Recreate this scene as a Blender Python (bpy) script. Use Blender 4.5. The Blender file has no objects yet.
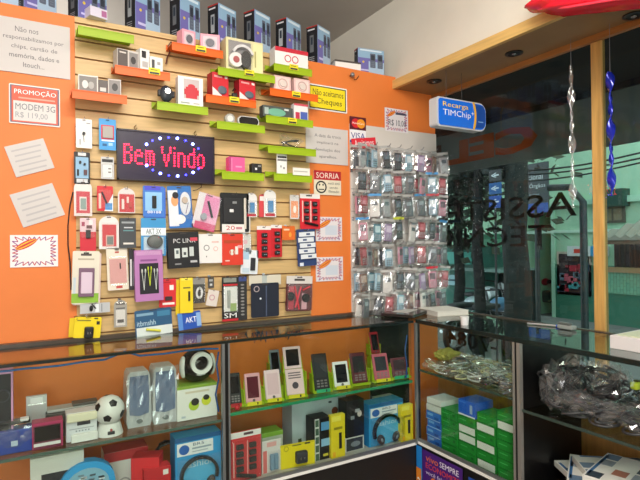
import bpy, bmesh, math, random
from mathutils import Vector, Matrix
random.seed(7)
C = bpy.context.scene.collection
SC = bpy.context.scene
PI = math.pi
# ---------------------------------------------------------------- camera, world, lights, exposure
FPX = 515.45
YAW, PITCH, ROLL = math.radians(29.81), math.radians(0.40), math.radians(-0.626)
EYE = Vector((0, 0, 1.45))
_cy, _sy, _cp, _sp = math.cos(YAW), math.sin(YAW), math.cos(PITCH), math.sin(PITCH)
FW = Vector((_sy*_cp, _cy*_cp, _sp)); _R = Vector((_cy, -_sy, 0)); _U = _R.cross(FW)
RT = _R*math.cos(ROLL) + _U*math.sin(ROLL); UP = -_R*math.sin(ROLL) + _U*math.cos(ROLL)
cam_data = bpy.data.cameras.new('camera'); cam = bpy.data.objects.new('camera', cam_data); C.objects.link(cam)
cam_data.sensor_width = 36; cam_data.lens = 36*FPX/640; cam_data.clip_start = .02; cam_data.clip_end = 200
m = Matrix((RT, UP, -FW)).transposed().to_4x4(); m.translation = EYE
cam.matrix_world = m
SC.camera = cam
SC.view_settings.view_transform = 'Standard'; SC.view_settings.look = 'None'
SC.view_settings.gamma = 1; SC.view_settings.use_curve_mapping = False
SC.view_settings.exposure = 0.35
SC.cycles.max_bounces = 8; SC.cycles.diffuse_bounces = 4; SC.cycles.glossy_bounces = 4
SC.cycles.transmission_bounces = 8; SC.cycles.transparent_max_bounces = 32
SC.cycles.sample_clamp_indirect = 4
W = bpy.data.worlds.new('sky'); SC.world = W; W.use_nodes = True
_nt = W.node_tree; _bg = _nt.nodes['Background']
_sk = _nt.nodes.new('ShaderNodeTexSky'); _sk.sky_type = 'HOSEK_WILKIE'; _sk.turbidity = 8; _sk.ground_albedo = .4; _sk.sun_direction = (.3, -.5, .8)
_mx = _nt.nodes.new('ShaderNodeMixRGB'); _mx.inputs[0].default_value = .9; _mx.inputs[2].default_value = (.82, .93, 1, 1)
_nt.links.new(_sk.outputs[0], _mx.inputs[1]); _nt.links.new(_mx.outputs[0], _bg.inputs[0]); _bg.inputs[1].default_value = 2.7

def area(name, loc, size, power, color, target):
    l = bpy.data.lights.new(name, 'AREA'); l.shape = 'RECTANGLE'; l.size, l.size_y = size; l.energy = power; l.color = color
    o = bpy.data.objects.new(name, l); C.objects.link(o); o.location = loc
    o.rotation_euler = (Vector(target)-Vector(loc)).to_track_quat('-Z', 'Y').to_euler(); return o
area('ceiling_tube_light', (0.55, 0.7, 2.93), (1.3, .5), 34, (1, .95, .86), (0.7, 1.2, 0))
area('ceiling_tube_light_rear', (-.3, -1.1, 2.93), (1.3, .6), 40, (1, .96, .88), (0.2, -.3, 0))
area('back_ceiling_fill', (-.2, 4.0, 2.2), (1.2, .6), 16, (1, .96, .9), (-.2, 4.0, 3))  # added unseen fill, brightens the ceiling beyond the partition
area('ceiling_upward_fill', (.3, -.1, 2.62), (1.6, .3), 22, (1, .95, .88), (.5, .3, 3))  # added upward fill standing in for light bounced onto the ceiling
area('fill_behind_camera', (-1.0, -2.4, 1.25), (1.6, 1.9), 62, (.95, .98, 1), (1.2, 2.4, 1.3))  # added fill behind the camera, brightens the wall and counters; no doorway there

def hit(axis, v, px, py):
    d = FW + RT*((px-320)/FPX) - UP*((py-240)/FPX)
    return EYE + d*((v-EYE[axis])/d[axis])

# ---------------------------------------------------------------- materials
_M = {}
def lin(h):
    h = h.lstrip('#'); out = []
    for i in (0, 2, 4):
        c = int(h[i:i+2], 16)/255
        out.append(c/12.92 if c <= .04045 else ((c+.055)/1.055)**2.4)
    return (*out, 1)
def mat(h, rough=.5, metal=0, emit=0, kind='plain', alpha=.3, ior=1.5):
    key = (h, rough, metal, emit, kind, alpha, ior)
    if key in _M: return _M[key]
    mt = bpy.data.materials.new(kind + '_' + h.strip('#')); mt.use_nodes = True; nt = mt.node_tree
    b = nt.nodes['Principled BSDF']; out = nt.nodes['Material Output']; col = lin(h)
    b.inputs['Base Color'].default_value = col; b.inputs['Roughness'].default_value = rough; b.inputs['Metallic'].default_value = metal
    if emit:
        b.inputs['Emission Color'].default_value = col; b.inputs['Emission Strength'].default_value = emit
    tc = nt.nodes.new('ShaderNodeTexCoord')
    def ramp(a, c2, src, p0=0., p1=1.):
        r = nt.nodes.new('ShaderNodeValToRGB'); r.color_ramp.elements[0].color = a; r.color_ramp.elements[1].color = c2
        r.color_ramp.elements[0].position = p0; r.color_ramp.elements[1].position = p1
        nt.links.new(src, r.inputs[0]); return r.outputs[0]
    def noise(scale, stretch=(1, 1, 1), detail=4):
        mp = nt.nodes.new('ShaderNodeMapping'); mp.inputs['Scale'].default_value = stretch
        n = nt.nodes.new('ShaderNodeTexNoise'); n.inputs['Scale'].default_value = scale; n.inputs['Detail'].default_value = detail
        nt.links.new(tc.outputs['Object'], mp.inputs[0]); nt.links.new(mp.outputs[0], n.inputs[0]); return n.outputs['Fac']
    dk = tuple(c*.86 for c in col[:3])+(1,); lt = tuple(min(1, c*1.1) for c in col[:3])+(1,)
    if kind == 'wall': nt.links.new(ramp(dk, lt, noise(3)), b.inputs['Base Color'])
    if kind == 'wood':
        nt.links.new(ramp(tuple(c*.88 for c in col[:3])+(1,), lt, noise(5, (1, 1, 14), 6), .3, .7), b.inputs['Base Color'])
    if kind == 'woodv':
        nt.links.new(ramp(tuple(c*.78 for c in col[:3])+(1,), lt, noise(5, (14, 14, 1), 6), .3, .7), b.inputs['Base Color'])
    if kind == 'leaf':
        nt.links.new(ramp(tuple(c*.4 for c in col[:3])+(1,), lt, noise(9)), b.inputs['Base Color'])
    if kind == 'tiles':
        w = nt.nodes.new('ShaderNodeTexBrick'); w.inputs['Scale'].default_value = 4
        w.inputs['Color1'].default_value = col; w.inputs['Color2'].default_value = dk; w.inputs['Mortar'].default_value = tuple(c*.6 for c in col[:3])+(1,)
        mp = nt.nodes.new('ShaderNodeMapping'); mp.inputs['Rotation'].default_value = (0, PI/2, 0)
        nt.links.new(tc.outputs['Object'], mp.inputs[0]); nt.links.new(mp.outputs[0], w.inputs[0])
        nt.links.new(w.outputs[0], b.inputs['Base Color'])
    if kind in ('glass', 'film', 'acrylic'):
        tr = nt.nodes.new('ShaderNodeBsdfTransparent'); tr.inputs[0].default_value = col
        gl = nt.nodes.new('ShaderNodeBsdfGlossy'); gl.inputs['Roughness'].default_value = rough; gl.inputs[0].default_value = (1, 1, 1, 1)
        mx = nt.nodes.new('ShaderNodeMixShader')
        if kind == 'glass':
            fr = nt.nodes.new('ShaderNodeFresnel'); fr.inputs[0].default_value = ior
            gm = nt.nodes.new('ShaderNodeNewGeometry'); sb_ = nt.nodes.new('ShaderNodeMath'); sb_.operation = 'SUBTRACT'; sb_.inputs[0].default_value = 1
            mu = nt.nodes.new('ShaderNodeMath'); mu.operation = 'MULTIPLY'; nt.links.new(gm.outputs['Backfacing'], sb_.inputs[1]); nt.links.new(sb_.outputs[0], mu.inputs[0]); nt.links.new(fr.outputs[0], mu.inputs[1])
            nt.links.new(mu.outputs[0], mx.inputs[0]); nt.links.new(tr.outputs[0], mx.inputs[1]); nt.links.new(gl.outputs[0], mx.inputs[2])
            nt.links.new(mx.outputs[0], out.inputs[0])
        else:
            if kind == 'film':
                tr.inputs[0].default_value = (1, 1, 1, 1)
                b.inputs['Roughness'].default_value = .3
            b.inputs['Specular IOR Level'].default_value = .6 if kind == 'film' else .15
            mx.inputs[0].default_value = alpha
            nt.links.new(tr.outputs[0], mx.inputs[1])
            m2 = nt.nodes.new('ShaderNodeMixShader'); m2.inputs[0].default_value = .72 if kind == 'film' else .02
            nt.links.new(b.outputs[0], m2.inputs[1]); nt.links.new(gl.outputs[0], m2.inputs[2])
            nt.links.new(m2.outputs[0], mx.inputs[2]); nt.links.new(mx.outputs[0], out.inputs[0])
    _M[key] = mt; return mt
def K(x):                                   # colour string or material
    return mat(x) if isinstance(x, str) else x
CHROME = mat('#c8c8cc', .2, 1); BLACKG = mat('#0c0c0e', .15); BLACK = mat('#131315', .45)
FILM = mat('#e8e8ea', .12, kind='film', alpha=.16); BAG = mat('#dcdde0', .1, kind='film', alpha=.15)
BLIST = mat('#f2f2f4', .08, kind='film', alpha=.07)

# ---------------------------------------------------------------- mesh builder
_txt = {}
def text_geo(s, bold=0):
    key = (s, bold)
    if key not in _txt:
        cu = bpy.data.curves.new('t', 'FONT'); cu.body = s; cu.size = 1; cu.offset = bold; cu.resolution_u = 2; cu.space_line = .95
        cu.align_x = 'LEFT'
        o = bpy.data.objects.new('t', cu); me = o.to_mesh()
        v = [tuple(x.co) for x in me.vertices]; f = [tuple(p.vertices) for p in me.polygons]
        o.to_mesh_clear(); bpy.data.objects.remove(o); bpy.data.curves.remove(cu)
        xs = [a[0] for a in v]; ys = [a[1] for a in v]
        _txt[key] = (v, f, (min(xs), min(ys), max(xs), max(ys)))
    return _txt[key]
class MB:
    def __init__(s): s.v = []; s.f = []; s.m = []; s.mats = []; s.sm = []
    def mi(s, m):
        m = K(m)
        if m not in s.mats: s.mats.append(m)
        return s.mats.index(m)
    def add(s, vs, fs, m, smooth=False, X=None):
        n = len(s.v); i = s.mi(m)
        s.v += [tuple(X @ Vector(p)) for p in vs] if X is not None else [tuple(p) for p in vs]
        s.f += [tuple(n+a for a in f) for f in fs]; s.m += [i]*len(fs); s.sm += [smooth]*len(fs)
        return s
    def box(s, c, d, m, bev=0, X=None):
        hx, hy, hz = d[0]/2, d[1]/2, d[2]/2
        bev = min(bev, hx*.9, hy*.9, hz*.9)
        if bev <= 0:
            vs = [(c[0]+a*hx, c[1]+b*hy, c[2]+e*hz) for a in (-1, 1) for b in (-1, 1) for e in (-1, 1)]
            return s.add(vs, [(0,1,3,2),(4,6,7,5),(0,4,5,1),(2,3,7,6),(0,2,6,4),(1,5,7,3)], m, X=X)
        bm = bmesh.new(); bmesh.ops.create_cube(bm, size=1)
        bmesh.ops.scale(bm, vec=d, verts=bm.verts); bmesh.ops.bevel(bm, geom=list(bm.edges), offset=bev, segments=2, affect='EDGES', profile=.5)
        bmesh.ops.translate(bm, vec=c, verts=bm.verts)
        return s.bmadd(bm, m, X=X)
    def bmadd(s, bm, m, smooth=False, X=None):
        bm.verts.index_update(); vs = [tuple(v.co) for v in bm.verts]; fs = [tuple(v.index for v in f.verts) for f in bm.faces]
        bm.free(); return s.add(vs, fs, m, smooth, X)
    def b2(s, x0, y0, z0, x1, y1, z1, m, bev=0): return s.box(((x0+x1)/2, (y0+y1)/2, (z0+z1)/2), (abs(x1-x0), abs(y1-y0), abs(z1-z0)), m, bev)
    def rect(s, x0, z0, x1, z1, y, m): return s.add([(x0,y,z0),(x1,y,z0),(x1,y,z1),(x0,y,z1)], [(0,1,2,3)], m)
    def prism(s, pts, y0, y1, m, X=None):
        n = len(pts); vs = [(p[0], y0, p[1]) for p in pts]+[(p[0], y1, p[1]) for p in pts]
        fs = [tuple(range(n)), tuple(range(2*n-1, n-1, -1))]+[(i, i+n, (i+1) % n+n, (i+1) % n) for i in range(n)]
        return s.add(vs, fs, m, X=X)
    def rr(s, x0, z0, x1, z1, r, y0, y1, m, arch=False):
        pts = []; k = 4
        for cx, cz, a in ((x1-r, z0+r, -90), (x1-r, z1-r, 0), (x0+r, z1-r, 90), (x0+r, z0+r, 180)):
            for i in range(k+1):
                t = math.radians(a+90*i/k); pts.append((cx+r*math.cos(t), cz+r*math.sin(t)))
        if arch:
            w = x1-x0; pts = [(x1, z0)] + [((x0+x1)/2+w/2*math.cos(t*PI/10), z1-w*.42+w*.42*math.sin(t*PI/10)) for t in range(11)] + [(x0, z0)]
        return s.prism(pts, y0, y1, m)
    def disc(s, cx, cz, r, y0, y1, m, n=18, rx=1, rz=1): return s.prism([(cx+r*rx*math.cos(2*PI*i/n), cz+r*rz*math.sin(2*PI*i/n)) for i in range(n)], y0, y1, m)
    def ring(s, cx, cz, r, t, y0, y1, m, n=20, a0=0, a1=2*PI, rx=1):
        pts = [];
        for i in range(n+1):
            a = a0+(a1-a0)*i/n; pts.append((math.cos(a), math.sin(a)))
        vs = []
        for c, q in pts:
            for rr_ in (r, r-t):
                for y in (y0, y1): vs.append((cx+rr_*c*rx, y, cz+rr_*q))
        fs = []
        for i in range(n):
            a = 4*i; b = a+4
            fs += [(a, b, b+2, a+2), (a+1, a+3, b+3, b+1), (a, a+1, b+1, b), (a+2, b+2, b+3, a+3)]
        return s.add(vs, fs, m)
    def cyl(s, p0, p1, r, m, n=14, r2=None, smooth=True):
        return s.tube([p0, p1], r, m, n, r2)
    def tube(s, pts, r, m, n=6, r2=None):
        pts = [Vector(p) for p in pts]; vs = []; fs = []; N = len(pts); up = None
        for i, p in enumerate(pts):
            d = (pts[min(i+1, N-1)]-pts[max(i-1, 0)])
            d = d.normalized() if d.length > 1e-9 else Vector((0, 0, 1))
            if up is None: up = Vector((0, 0, 1)) if abs(d.z) < .9 else Vector((1, 0, 0))
            a = d.cross(up)
            if a.length < 1e-4: a = d.orthogonal()
            a.normalize(); b = d.cross(a); up = -b if False else up
            ri = r if r2 is None else r+(r2-r)*i/(N-1)
            for k in range(n):
                t = 2*PI*k/n; vs.append(p+a*ri*math.cos(t)+b*ri*math.sin(t))
        for i in range(N-1):
            for k in range(n): fs.append((i*n+k, i*n+(k+1) % n, (i+1)*n+(k+1) % n, (i+1)*n+k))
        s.add(vs, fs, m, True); s.add(vs[:n], [tuple(range(n-1, -1, -1))], m); s.add(vs[-n:], [tuple(range(n))], m); return s
    def sph(s, c, r, m, sc=(1, 1, 1), X=None, u=16, v=10):
        bm = bmesh.new(); bmesh.ops.create_uvsphere(bm, u_segments=u, v_segments=v, radius=r)
        bmesh.ops.scale(bm, vec=sc, verts=bm.verts); bmesh.ops.translate(bm, vec=c, verts=bm.verts); return s.bmadd(bm, m, True, X)
    def text(s, t, x0, z0, x1, z1, y, m, thick=0, keep=False, bold=0):
        v, f, (a, b, c, d) = text_geo(t, bold); sx = (x1-x0)/(c-a); sz = (z1-z0)/(d-b)
        if keep: sx = sz = min(sx, sz)
        vs = [(x0+(p[0]-a)*sx, y, z0+(p[1]-b)*sz) for p in v]
        s.add(vs, f, m)
        if thick:
            s.add([(p[0], y+thick, p[2]) for p in vs], [tuple(reversed(q)) for q in f], m)
        return s
    def build(s, name, parent=None, loc=None, rotz=0, smooth_all=False):
        me = bpy.data.meshes.new(name); me.from_pydata(s.v, [], s.f)
        for mt in s.mats: me.materials.append(mt)
        me.polygons.foreach_set('material_index', s.m); me.polygons.foreach_set('use_smooth', s.sm); me.update()
        o = bpy.data.objects.new(name, me); C.objects.link(o)
        if parent is not None: o.parent = parent
        if loc is not None: o.location = loc
        o.rotation_euler.z = rotz
        return o
def tag(o, label, cat, group=None, kind=None):
    o['label'] = label; o['category'] = cat
    if group: o['group'] = group
    if kind: o['kind'] = kind
    return o
def thing(name, label, cat, loc=(0, 0, 0), rotz=0, group=None, tilt=0):
    o = bpy.data.objects.new(name, None); C.objects.link(o); o.location = loc; o.empty_display_size = .02
    o.rotation_euler = (0, tilt, rotz); return tag(o, label, cat, group)
def struct(name, mb):
    o = mb.build(name); o['kind'] = 'structure'; return o
def dup(root, loc, label, group=None, rot=None, sc=None):
    r = root.copy(); C.objects.link(r); r.location = loc; r['label'] = label
    if group: r['group'] = group
    if rot is not None: r.rotation_euler = rot
    if sc: r.scale = sc
    for ch in list(root.children):
        c = ch.copy(); C.objects.link(c); c.parent = r
        for g in list(ch.children):
            d = g.copy(); C.objects.link(d); d.parent = c
    return r

# ================================================================ ROOM SHELL
XW, YB, TOP, LED, SOF = 2.39, 2.60, 2.505, 2.045, 2.43
ORANGE = mat('#ea8038', .55, kind='wall')
struct('floor', MB().b2(-2.2, -2.6, -.1, XW+.06, 5.2, 0, mat('#8d857a', .4, kind='wall')))
struct('ceiling', MB().b2(-2.2, -2.6, 3.0, LED+.05, 5.2, 3.08, mat('#b9b3ab', .7, kind='wall')))
struct('wall_left', MB().b2(-2.28, -2.6, 0, -2.2, 5.2, 3.0, mat('#d8cfc2', .7, kind='wall')))
struct('wall_rear', MB().b2(-2.2, -2.68, 0, XW+.06, -2.6, 3.0, mat('#d8cfc2', .7, kind='wall')))
struct('wall_far', MB().b2(-2.2, 5.2, 0, XW+.06, 5.28, 3.0, mat('#8f8a84', .7, kind='wall')))
# bulkhead above the window ledge
struct('wall_bulkhead', MB().b2(LED+.012, -2.6, SOF+.04, LED+.10, 5.2, 3.0, mat('#e4dfd2', .7, kind='wall')))
sb = MB(); sb.b2(LED+.01, -2.6, SOF, XW+.03, 5.2, SOF+.022, mat('#94734c', .4, kind='wood'))
struct('trim_1', sb)
struct('trim_2', MB().b2(LED-.014, -2.6, SOF-.003, LED+.012, 5.2, SOF+.05, mat('#dcb56e', .4, kind='wood')))
struct('trim_3', MB().b2(XW-.035, -2.6, SOF-.03, XW-.008, YB, SOF, mat('#a8703a', .4, kind='wood')))
# low wainscot wall under the window
struct('wall_right', MB().b2(XW, -2.6, 0, XW+.08, 5.2, .70, mat('#b98a4e', .5, kind='woodv')))
struct('window_sill', MB().b2(XW-.01, -2.6, .70, XW+.09, 5.2, .725, mat('#b98a4e', .5, kind='wood')))
struct('window_1', MB().b2(XW-.003, 1.503, .725, XW+.003, 5.2, SOF, mat('#dde3e0', .0, kind='glass', ior=1.32)))
struct('window_2', MB().b2(XW-.003, -2.6, .725, XW+.003, 1.447, SOF, mat('#dde3e0', .0, kind='glass', ior=1.32)))
struct('window_mullion', MB().b2(XW-.014, 1.449, .725, XW+.02, 1.501, SOF, mat('#d0a35c', .45, kind='woodv'), .003))

# back partition: orange boards and the slatwall
struct('wall_back', MB().b2(-2.2, YB, 0, .2045, YB+.04, TOP, ORANGE)); struct('wall_back_lower', MB().b2(.2045, YB, 0, 1.4255, YB+.04, .998, ORANGE)); struct('wall_back_right', MB().b2(1.4255, YB, 0, 2.386, YB+.04, TOP, ORANGE))
SW = MB(); WOODS = mat('#d2b078', .45, kind='wood')
gz = [2.476-.0795*i for i in range(19)]
prev = TOP
for g in gz+[1.0]:
    SW.b2(.205, YB-.002, g+(.004 if g > 1.0 else 0), 1.425, YB+.02, prev, WOODS); prev = g-.004
SW.b2(.205, YB+.012, 1.0, 1.425, YB+.021, TOP, mat('#9c7445', .6))
tag(SW.build('slatwall_panel'), 'pale wooden slatted display wall with horizontal grooves between orange boards', 'display panel')
WP = MB(); WP.b2(1.70, YB-.012, 1.038, 2.383, YB-.001, 2.17, mat('#ddd6ce', .5, kind='wall'))
for k in range(8): WP.b2(1.70, YB-.0135, 1.10+k*.135, 2.383, YB-.012, 1.104+k*.135, '#a59f98')
tag(WP.build('white_display_panel'), 'white grooved panel holding rows of phone pouches', 'display panel')
# low rail along the back of the counter
tag(MB().b2(-1.2, 2.565, 1.012, 2.36, YB-.002, 1.036, mat('#4a4038', .3)).build('counter_rail'), 'dark rail along the back edge of the left glass counter', 'rail')

# ================================================================ GENERIC PACKAGES
def wallbox(px0, py0, px1, py1, Y):
    a = hit(1, Y, px0, (py0+py1)/2); b = hit(1, Y, px1, (py0+py1)/2); t = hit(1, Y, (px0+px1)/2, py0); u = hit(1, Y, (px0+px1)/2, py1)
    return (a.x+b.x)/2, u.z, b.x-a.x, t.z-u.z
hook_src = None
def hook(x, z, panel='slatwall', L=.06):
    global hook_src
    if hook_src is None or panel == 'white':
        if hook_src is None:
            mb = MB(); mb.tube([(0, 0, .0), (0, -.05, .0), (0, -.062, .008)], .0016, CHROME, 6); mb.box((0, .001, 0), (.014, .004, .02), CHROME)
            hook_src = mb.build('display_hook', None, (x, YB-.004, z)); tag(hook_src, 'short chrome hook on the slatted wall carrying a hanging pack', 'hook', 'chrome hooks on the slatted wall'); return
    o = hook_src.copy(); C.objects.link(o); o.location = (x, YB-.004, z)
def patch(mb, w, h, y, pats):
    for i, p in enumerate(pats):
        u0, v0, u1, v1, c = p[:5]; yy = y-.0003*(i+1)
        x0, x1, z1, z0 = (u0-.5)*w, (u1-.5)*w, (1-v0)*h, (1-v1)*h
        if isinstance(c, tuple) and c[0] == 'txt': mb.text(c[1], x0, z0, x1, z1, yy, c[2])
        elif isinstance(c, tuple) and c[0] == 'disc': mb.disc((x0+x1)/2, (z0+z1)/2, (x1-x0)/2, yy, y, c[1], rz=(z1-z0)/(x1-x0))
        elif isinstance(c, tuple) and c[0] == 'ring': mb.ring((x0+x1)/2, (z0+z1)/2, (x1-x0)/2, (x1-x0)*.12, yy, y, c[1])
        elif isinstance(c, tuple) and c[0] == 'tri': mb.prism([(x0, z0), (x1, z0), (x1, z1)] if c[2] else [(x0, z0), (x1, z0), (x0, z1)], yy, y, c[1])
        elif isinstance(c, tuple) and c[0] == 'burst':
            n = 26; cx, cz = (x0+x1)/2, (z0+z1)/2; pts = []
            for k in range(n*2):
                a = PI*k/n; q = 1 if k % 2 else .74
                ca, sa = math.cos(a), math.sin(a); e = 1/max(abs(ca), abs(sa))*.97
                pts.append((cx+(x1-x0)/2*ca*e*q, cz+(z1-z0)/2*sa*e*q))
            for k in range(n*2):
                a, b2 = pts[k], pts[(k+1) % (2*n)]; t = .0036
                dx, dz = b2[0]-a[0], b2[1]-a[1]; L = math.hypot(dx, dz) or 1; nx, nz = -dz/L*t/2, dx/L*t/2
                mb.prism([(a[0]-nx, a[1]-nz), (b2[0]-nx, b2[1]-nz), (b2[0]+nx, b2[1]+nz), (a[0]+nx, a[1]+nz)], yy, y, c[1+(k//2) % 2])
        elif isinstance(c, tuple) and c[0] == 'swoosh':
            cx, cz = (x0+x1)/2, (z0+z1)/2; L = (x1-x0)/2
            X = Matrix.Translation((cx, 0, cz)) @ Matrix.Rotation(-.5, 4, 'Y')
            for rr_, cc in ((1, '#cf1f2a'), (.62, '#f2c230'), (.28, '#cf1f2a')):
                mb.prism([(L*math.cos(t*PI/8), L*.32*rr_*math.sin(t*PI/8)) for t in range(16)], yy-.0002*(2-rr_), y, cc, X)
        else: mb.rect(x0, z0, x1, z1, yy, c)
def parts_on(t, w, h, y, parts):
    for p in parts:
        nm, kind, u0, v0, u1, v1, d, c = p[:8]
        x0, x1, z1, z0 = (u0-.5)*w, (u1-.5)*w, (1-v0)*h, (1-v1)*h
        mb = MB(); pw, ph = x1-x0, z1-z0
        if kind == 'box': mb.box(((x0+x1)/2, y-d/2, (z0+z1)/2), (pw, d, ph), c, min(pw, ph, d)*.2)
        elif kind == 'disc':
            mb.disc((x0+x1)/2, (z0+z1)/2, pw/2, y-d, y, c, rz=ph/pw)
        elif kind == 'mouse': mb.sph(((x0+x1)/2, y-d/2, (z0+z1)/2), .5, c, (pw, d, ph))
        elif kind == 'ring': mb.ring((x0+x1)/2, (z0+z1)/2, pw/2, pw*.14, y-d, y, c)
        elif kind == 'coil':
            pts = [((x0+x1)/2+pw/2*math.cos(a*.5)*(1-.012*a), y-d/2+.002*math.sin(a), (z0+z1)/2+ph/2*math.sin(a*.5)*(1-.012*a)) for a in range(40)]
            mb.tube(pts, .0022, c, 5)
        elif kind == 'bar':
            mb.tube([(x0, y-d/2, z0), (x1, y-d/2, z1)], d/2, c, 8)
        elif kind == 'charger':
            mb.box(((x0+x1)/2, y-d/2, (z0+z1)/2), (pw, d, ph), c, min(pw, ph)*.15)
            mb.b2(x0+pw*.3, y-d-.006, z0+ph*.4, x0+pw*.4, y-d, z0+ph*.6, CHROME); mb.b2(x0+pw*.6, y-d-.006, z0+ph*.4, x0+pw*.7, y-d, z0+ph*.6, CHROME)
        elif kind == 'phone':
            mb.box(((x0+x1)/2, y-d/2, (z0+z1)/2), (pw, d, ph), c, min(pw, ph)*.1)
            mb.rect(x0+pw*.14, z0+ph*.28, x1-pw*.14, z1-ph*.1, y-d-.0004, p[8] if len(p) > 8 else '#20242c')
            for r in range(2):
                for q in range(3): mb.rect(x0+pw*(.2+.22*q), z0+ph*(.06+.09*r), x0+pw*(.36+.22*q), z0+ph*(.12+.09*r), y-d-.0004, '#8a8a90')
        elif kind == 'earbuds':
            for q in (-1, 1): 
                mb.sph(((x0+x1)/2+q*pw*.3, y-d/2, z1-ph*.15), .5, c, (pw*.3, d, ph*.2))
                mb.tube([((x0+x1)/2+q*pw*.3, y-d/2, z1-ph*.2), ((x0+x1)/2+q*pw*.12, y-d/2, z0+ph*.35), ((x0+x1)/2, y-d/2, z0)], .0016, c, 5)
        mb.build(nm, t)
def card(name, label, cat, px, base, pats=(), parts=(), tilt=0, Y=2.563, arch=False, bubble=None, thick=.0016, group=None, hk=True, back=None, depth=None):
    x, z, w, h = wallbox(*px, Y)
    t = thing(name, label, cat, (x, Y, z), 0, group, 0)
    if tilt:
        t.rotation_euler = (0, math.radians(tilt), 0)
        s_, c_ = math.sin(math.radians(tilt)), math.cos(math.radians(tilt))
        t.location = (x - s_*h/2, Y, z + h/2 - c_*h/2)
    d = depth or thick
    mb = MB(); mb.rr(-w/2, 0, w/2, h, min(w, h)*(.02 if depth else .06), 0, d, base, arch)
    mb.rr(-w*.1, h*.945, w*.1, h*.975, h*.008, -.0008, 0, '#3a3433')
    if back: mb.rr(-w/2+.006, -.004, w/2+.008, h*.96, .003, d+.001, d+.01, back)
    patch(mb, w, h, 0, pats); mb.build('box_body' if depth else 'card', t)
    parts_on(t, w, h, -.001, parts)
    if bubble:
        u0, v0, u1, v1, d2 = bubble
        MB().box(((u0+u1-1)/2*w, -.002-d2/2, (1-(v0+v1)/2)*h), ((u1-u0)*w, d2, (v1-v0)*h), BLIST, min(.004, d2*.3)).build('blister', t)
    if hk: hook(x, z+h*.96)
    return t

# ================================================================ HANGING PACKS ON THE SLATTED WALL
WH, RED, BLU, GRY = '#e8e6e2', '#cf2230', '#2f7fc4', '#8b8d90'
card('earphone_pack', 'white card with one small black earphone at the upper left of the slatted wall', 'earphone pack', (76, 119, 92, 148), '#f1efec',
     [(.65, .12, .9, .16, '#999999'), (.2, .7, .3, .9, '#b5b5b5')], [('earphone', 'disc', .38, .45, .58, .56, .008, BLACK), ('cable', 'bar', .46, .8, .5, .56, .002, '#555555')])
card('memory_card_pack', 'light blue card with a red framed grey square window, left of the light sign', 'blister pack', (99, 119, 116, 150), '#3f9ede',
     [(.12, .2, .88, .66, '#d2374a'), (.2, .8, .45, .88, '#1e5c92'), (.55, .76, .8, .86, '#9fd0f0'), (.15, .68, .9, .72, '#ffffff')], [('metal_tin', 'box', .2, .24, .8, .62, .006, '#a9a5a0')])
card('earphone_pack', 'black framed pack with light blue inside and small black earphones, below the white earphone card', 'earphone pack', (74, 152, 90, 184), '#1b1b1f',
     [(.1, .16, .9, .82, '#8fb9d8'), (.15, .84, .85, .96, '#cfd3d8'), (.25, .02, .75, .12, '#dddddd')],
     [('earphone', 'disc', .3, .28, .46, .38, .006, BLACK), ('earphone', 'disc', .58, .34, .74, .42, .006, BLACK), ('plug', 'box', .18, .55, .3, .75, .005, BLACK), ('plug', 'box', .6, .55, .82, .72, .005, '#5a3a40')])
card('cable_pack', 'narrow pale grey blister with a black header strip, under the light blue card', 'blister pack', (101, 157, 114, 179), '#c9c9ca',
     [(.08, .1, .92, .24, '#2b2b2e'), (.15, .36, .85, .92, '#eeeeee'), (.55, .5, .78, .56, '#777777'), (.55, .66, .78, .72, '#777777')], bubble=(.08, .3, .92, .95, .008))
card('memory_card_pack', 'red clamshell pack with a silver memory card window, leftmost under the black framed pack', 'blister pack', (74, 181, 92, 216), '#e6dedb',
     [(.12, .3, .88, .92, '#cc2c44'), (.3, .45, .7, .84, '#e8e0dc')], [('memory_card', 'box', .36, .5, .66, .8, .004, '#8aa09a')], arch=True, bubble=(.06, .28, .94, .96, .006))
card('pen_drive_pack', 'red, white and blue card with a dark diagonal pen drive, second from left', 'blister pack', (97, 186, 113, 211), '#d42a34',
     [(.45, .3, 1, 1, ('tri', '#e8eef4', True)), (.5, .68, .95, .95, '#3f92d6'), (.1, .3, .25, .9, '#e8c9c0')], [('pen_drive', 'bar', .3, .7, .6, .25, .008, '#3a2730')], bubble=(.1, .15, .9, .9, .01))
card('adapter_pack', 'small red blister card with two pale adapters, third in its row from the left', 'blister pack', (118, 188, 135, 213), '#dcd3d2',
     [(.08, .25, .95, .96, '#cc2230')], [('adapter', 'box', .2, .45, .35, .85, .006, '#e6d8d2'), ('adapter', 'box', .5, .35, .62, .6, .006, '#e6d8d2'), ('adapter', 'box', .62, .55, .8, .8, .006, '#b94a44')], arch=True, bubble=(.08, .2, .95, .95, .008))
card('modem_pack', 'blue card with an upright black pen drive, just below the light sign', 'blister pack', (143, 186, 164, 217), '#3c78cf',
     [(.08, 0, .85, .14, '#4d4fd0'), (.1, .2, .9, .8, '#8fc3ee'), (.2, .8, .85, .88, ('txt', '88188', '#ffffff'))], [('pen_drive', 'box', .42, .32, .62, .72, .01, BLACK)], back='#3f6fd0')
card('headset_pack', 'blue and white card showing a woman with a headset, below the light sign', 'blister pack', (168, 186, 192, 228), '#2d6fba',
     [(.02, .1, .42, .95, '#dfe3ea'), (.14, .22, .44, .48, ('disc', '#eba46f')), (.2, .14, .46, .3, ('disc', '#1d1a22')), (.5, .14, .95, .7, ('disc', '#e3e8ee')), (.25, .68, .7, .9, ('disc', '#f1f1ee'))],
     [('earphone', 'disc', .58, .26, .82, .42, .008, '#c4b2a2'), ('cable', 'bar', .72, .4, .85, .66, .003, '#6a4a8a')], tilt=-3, bubble=(.5, .15, .95, .8, .012))
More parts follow.
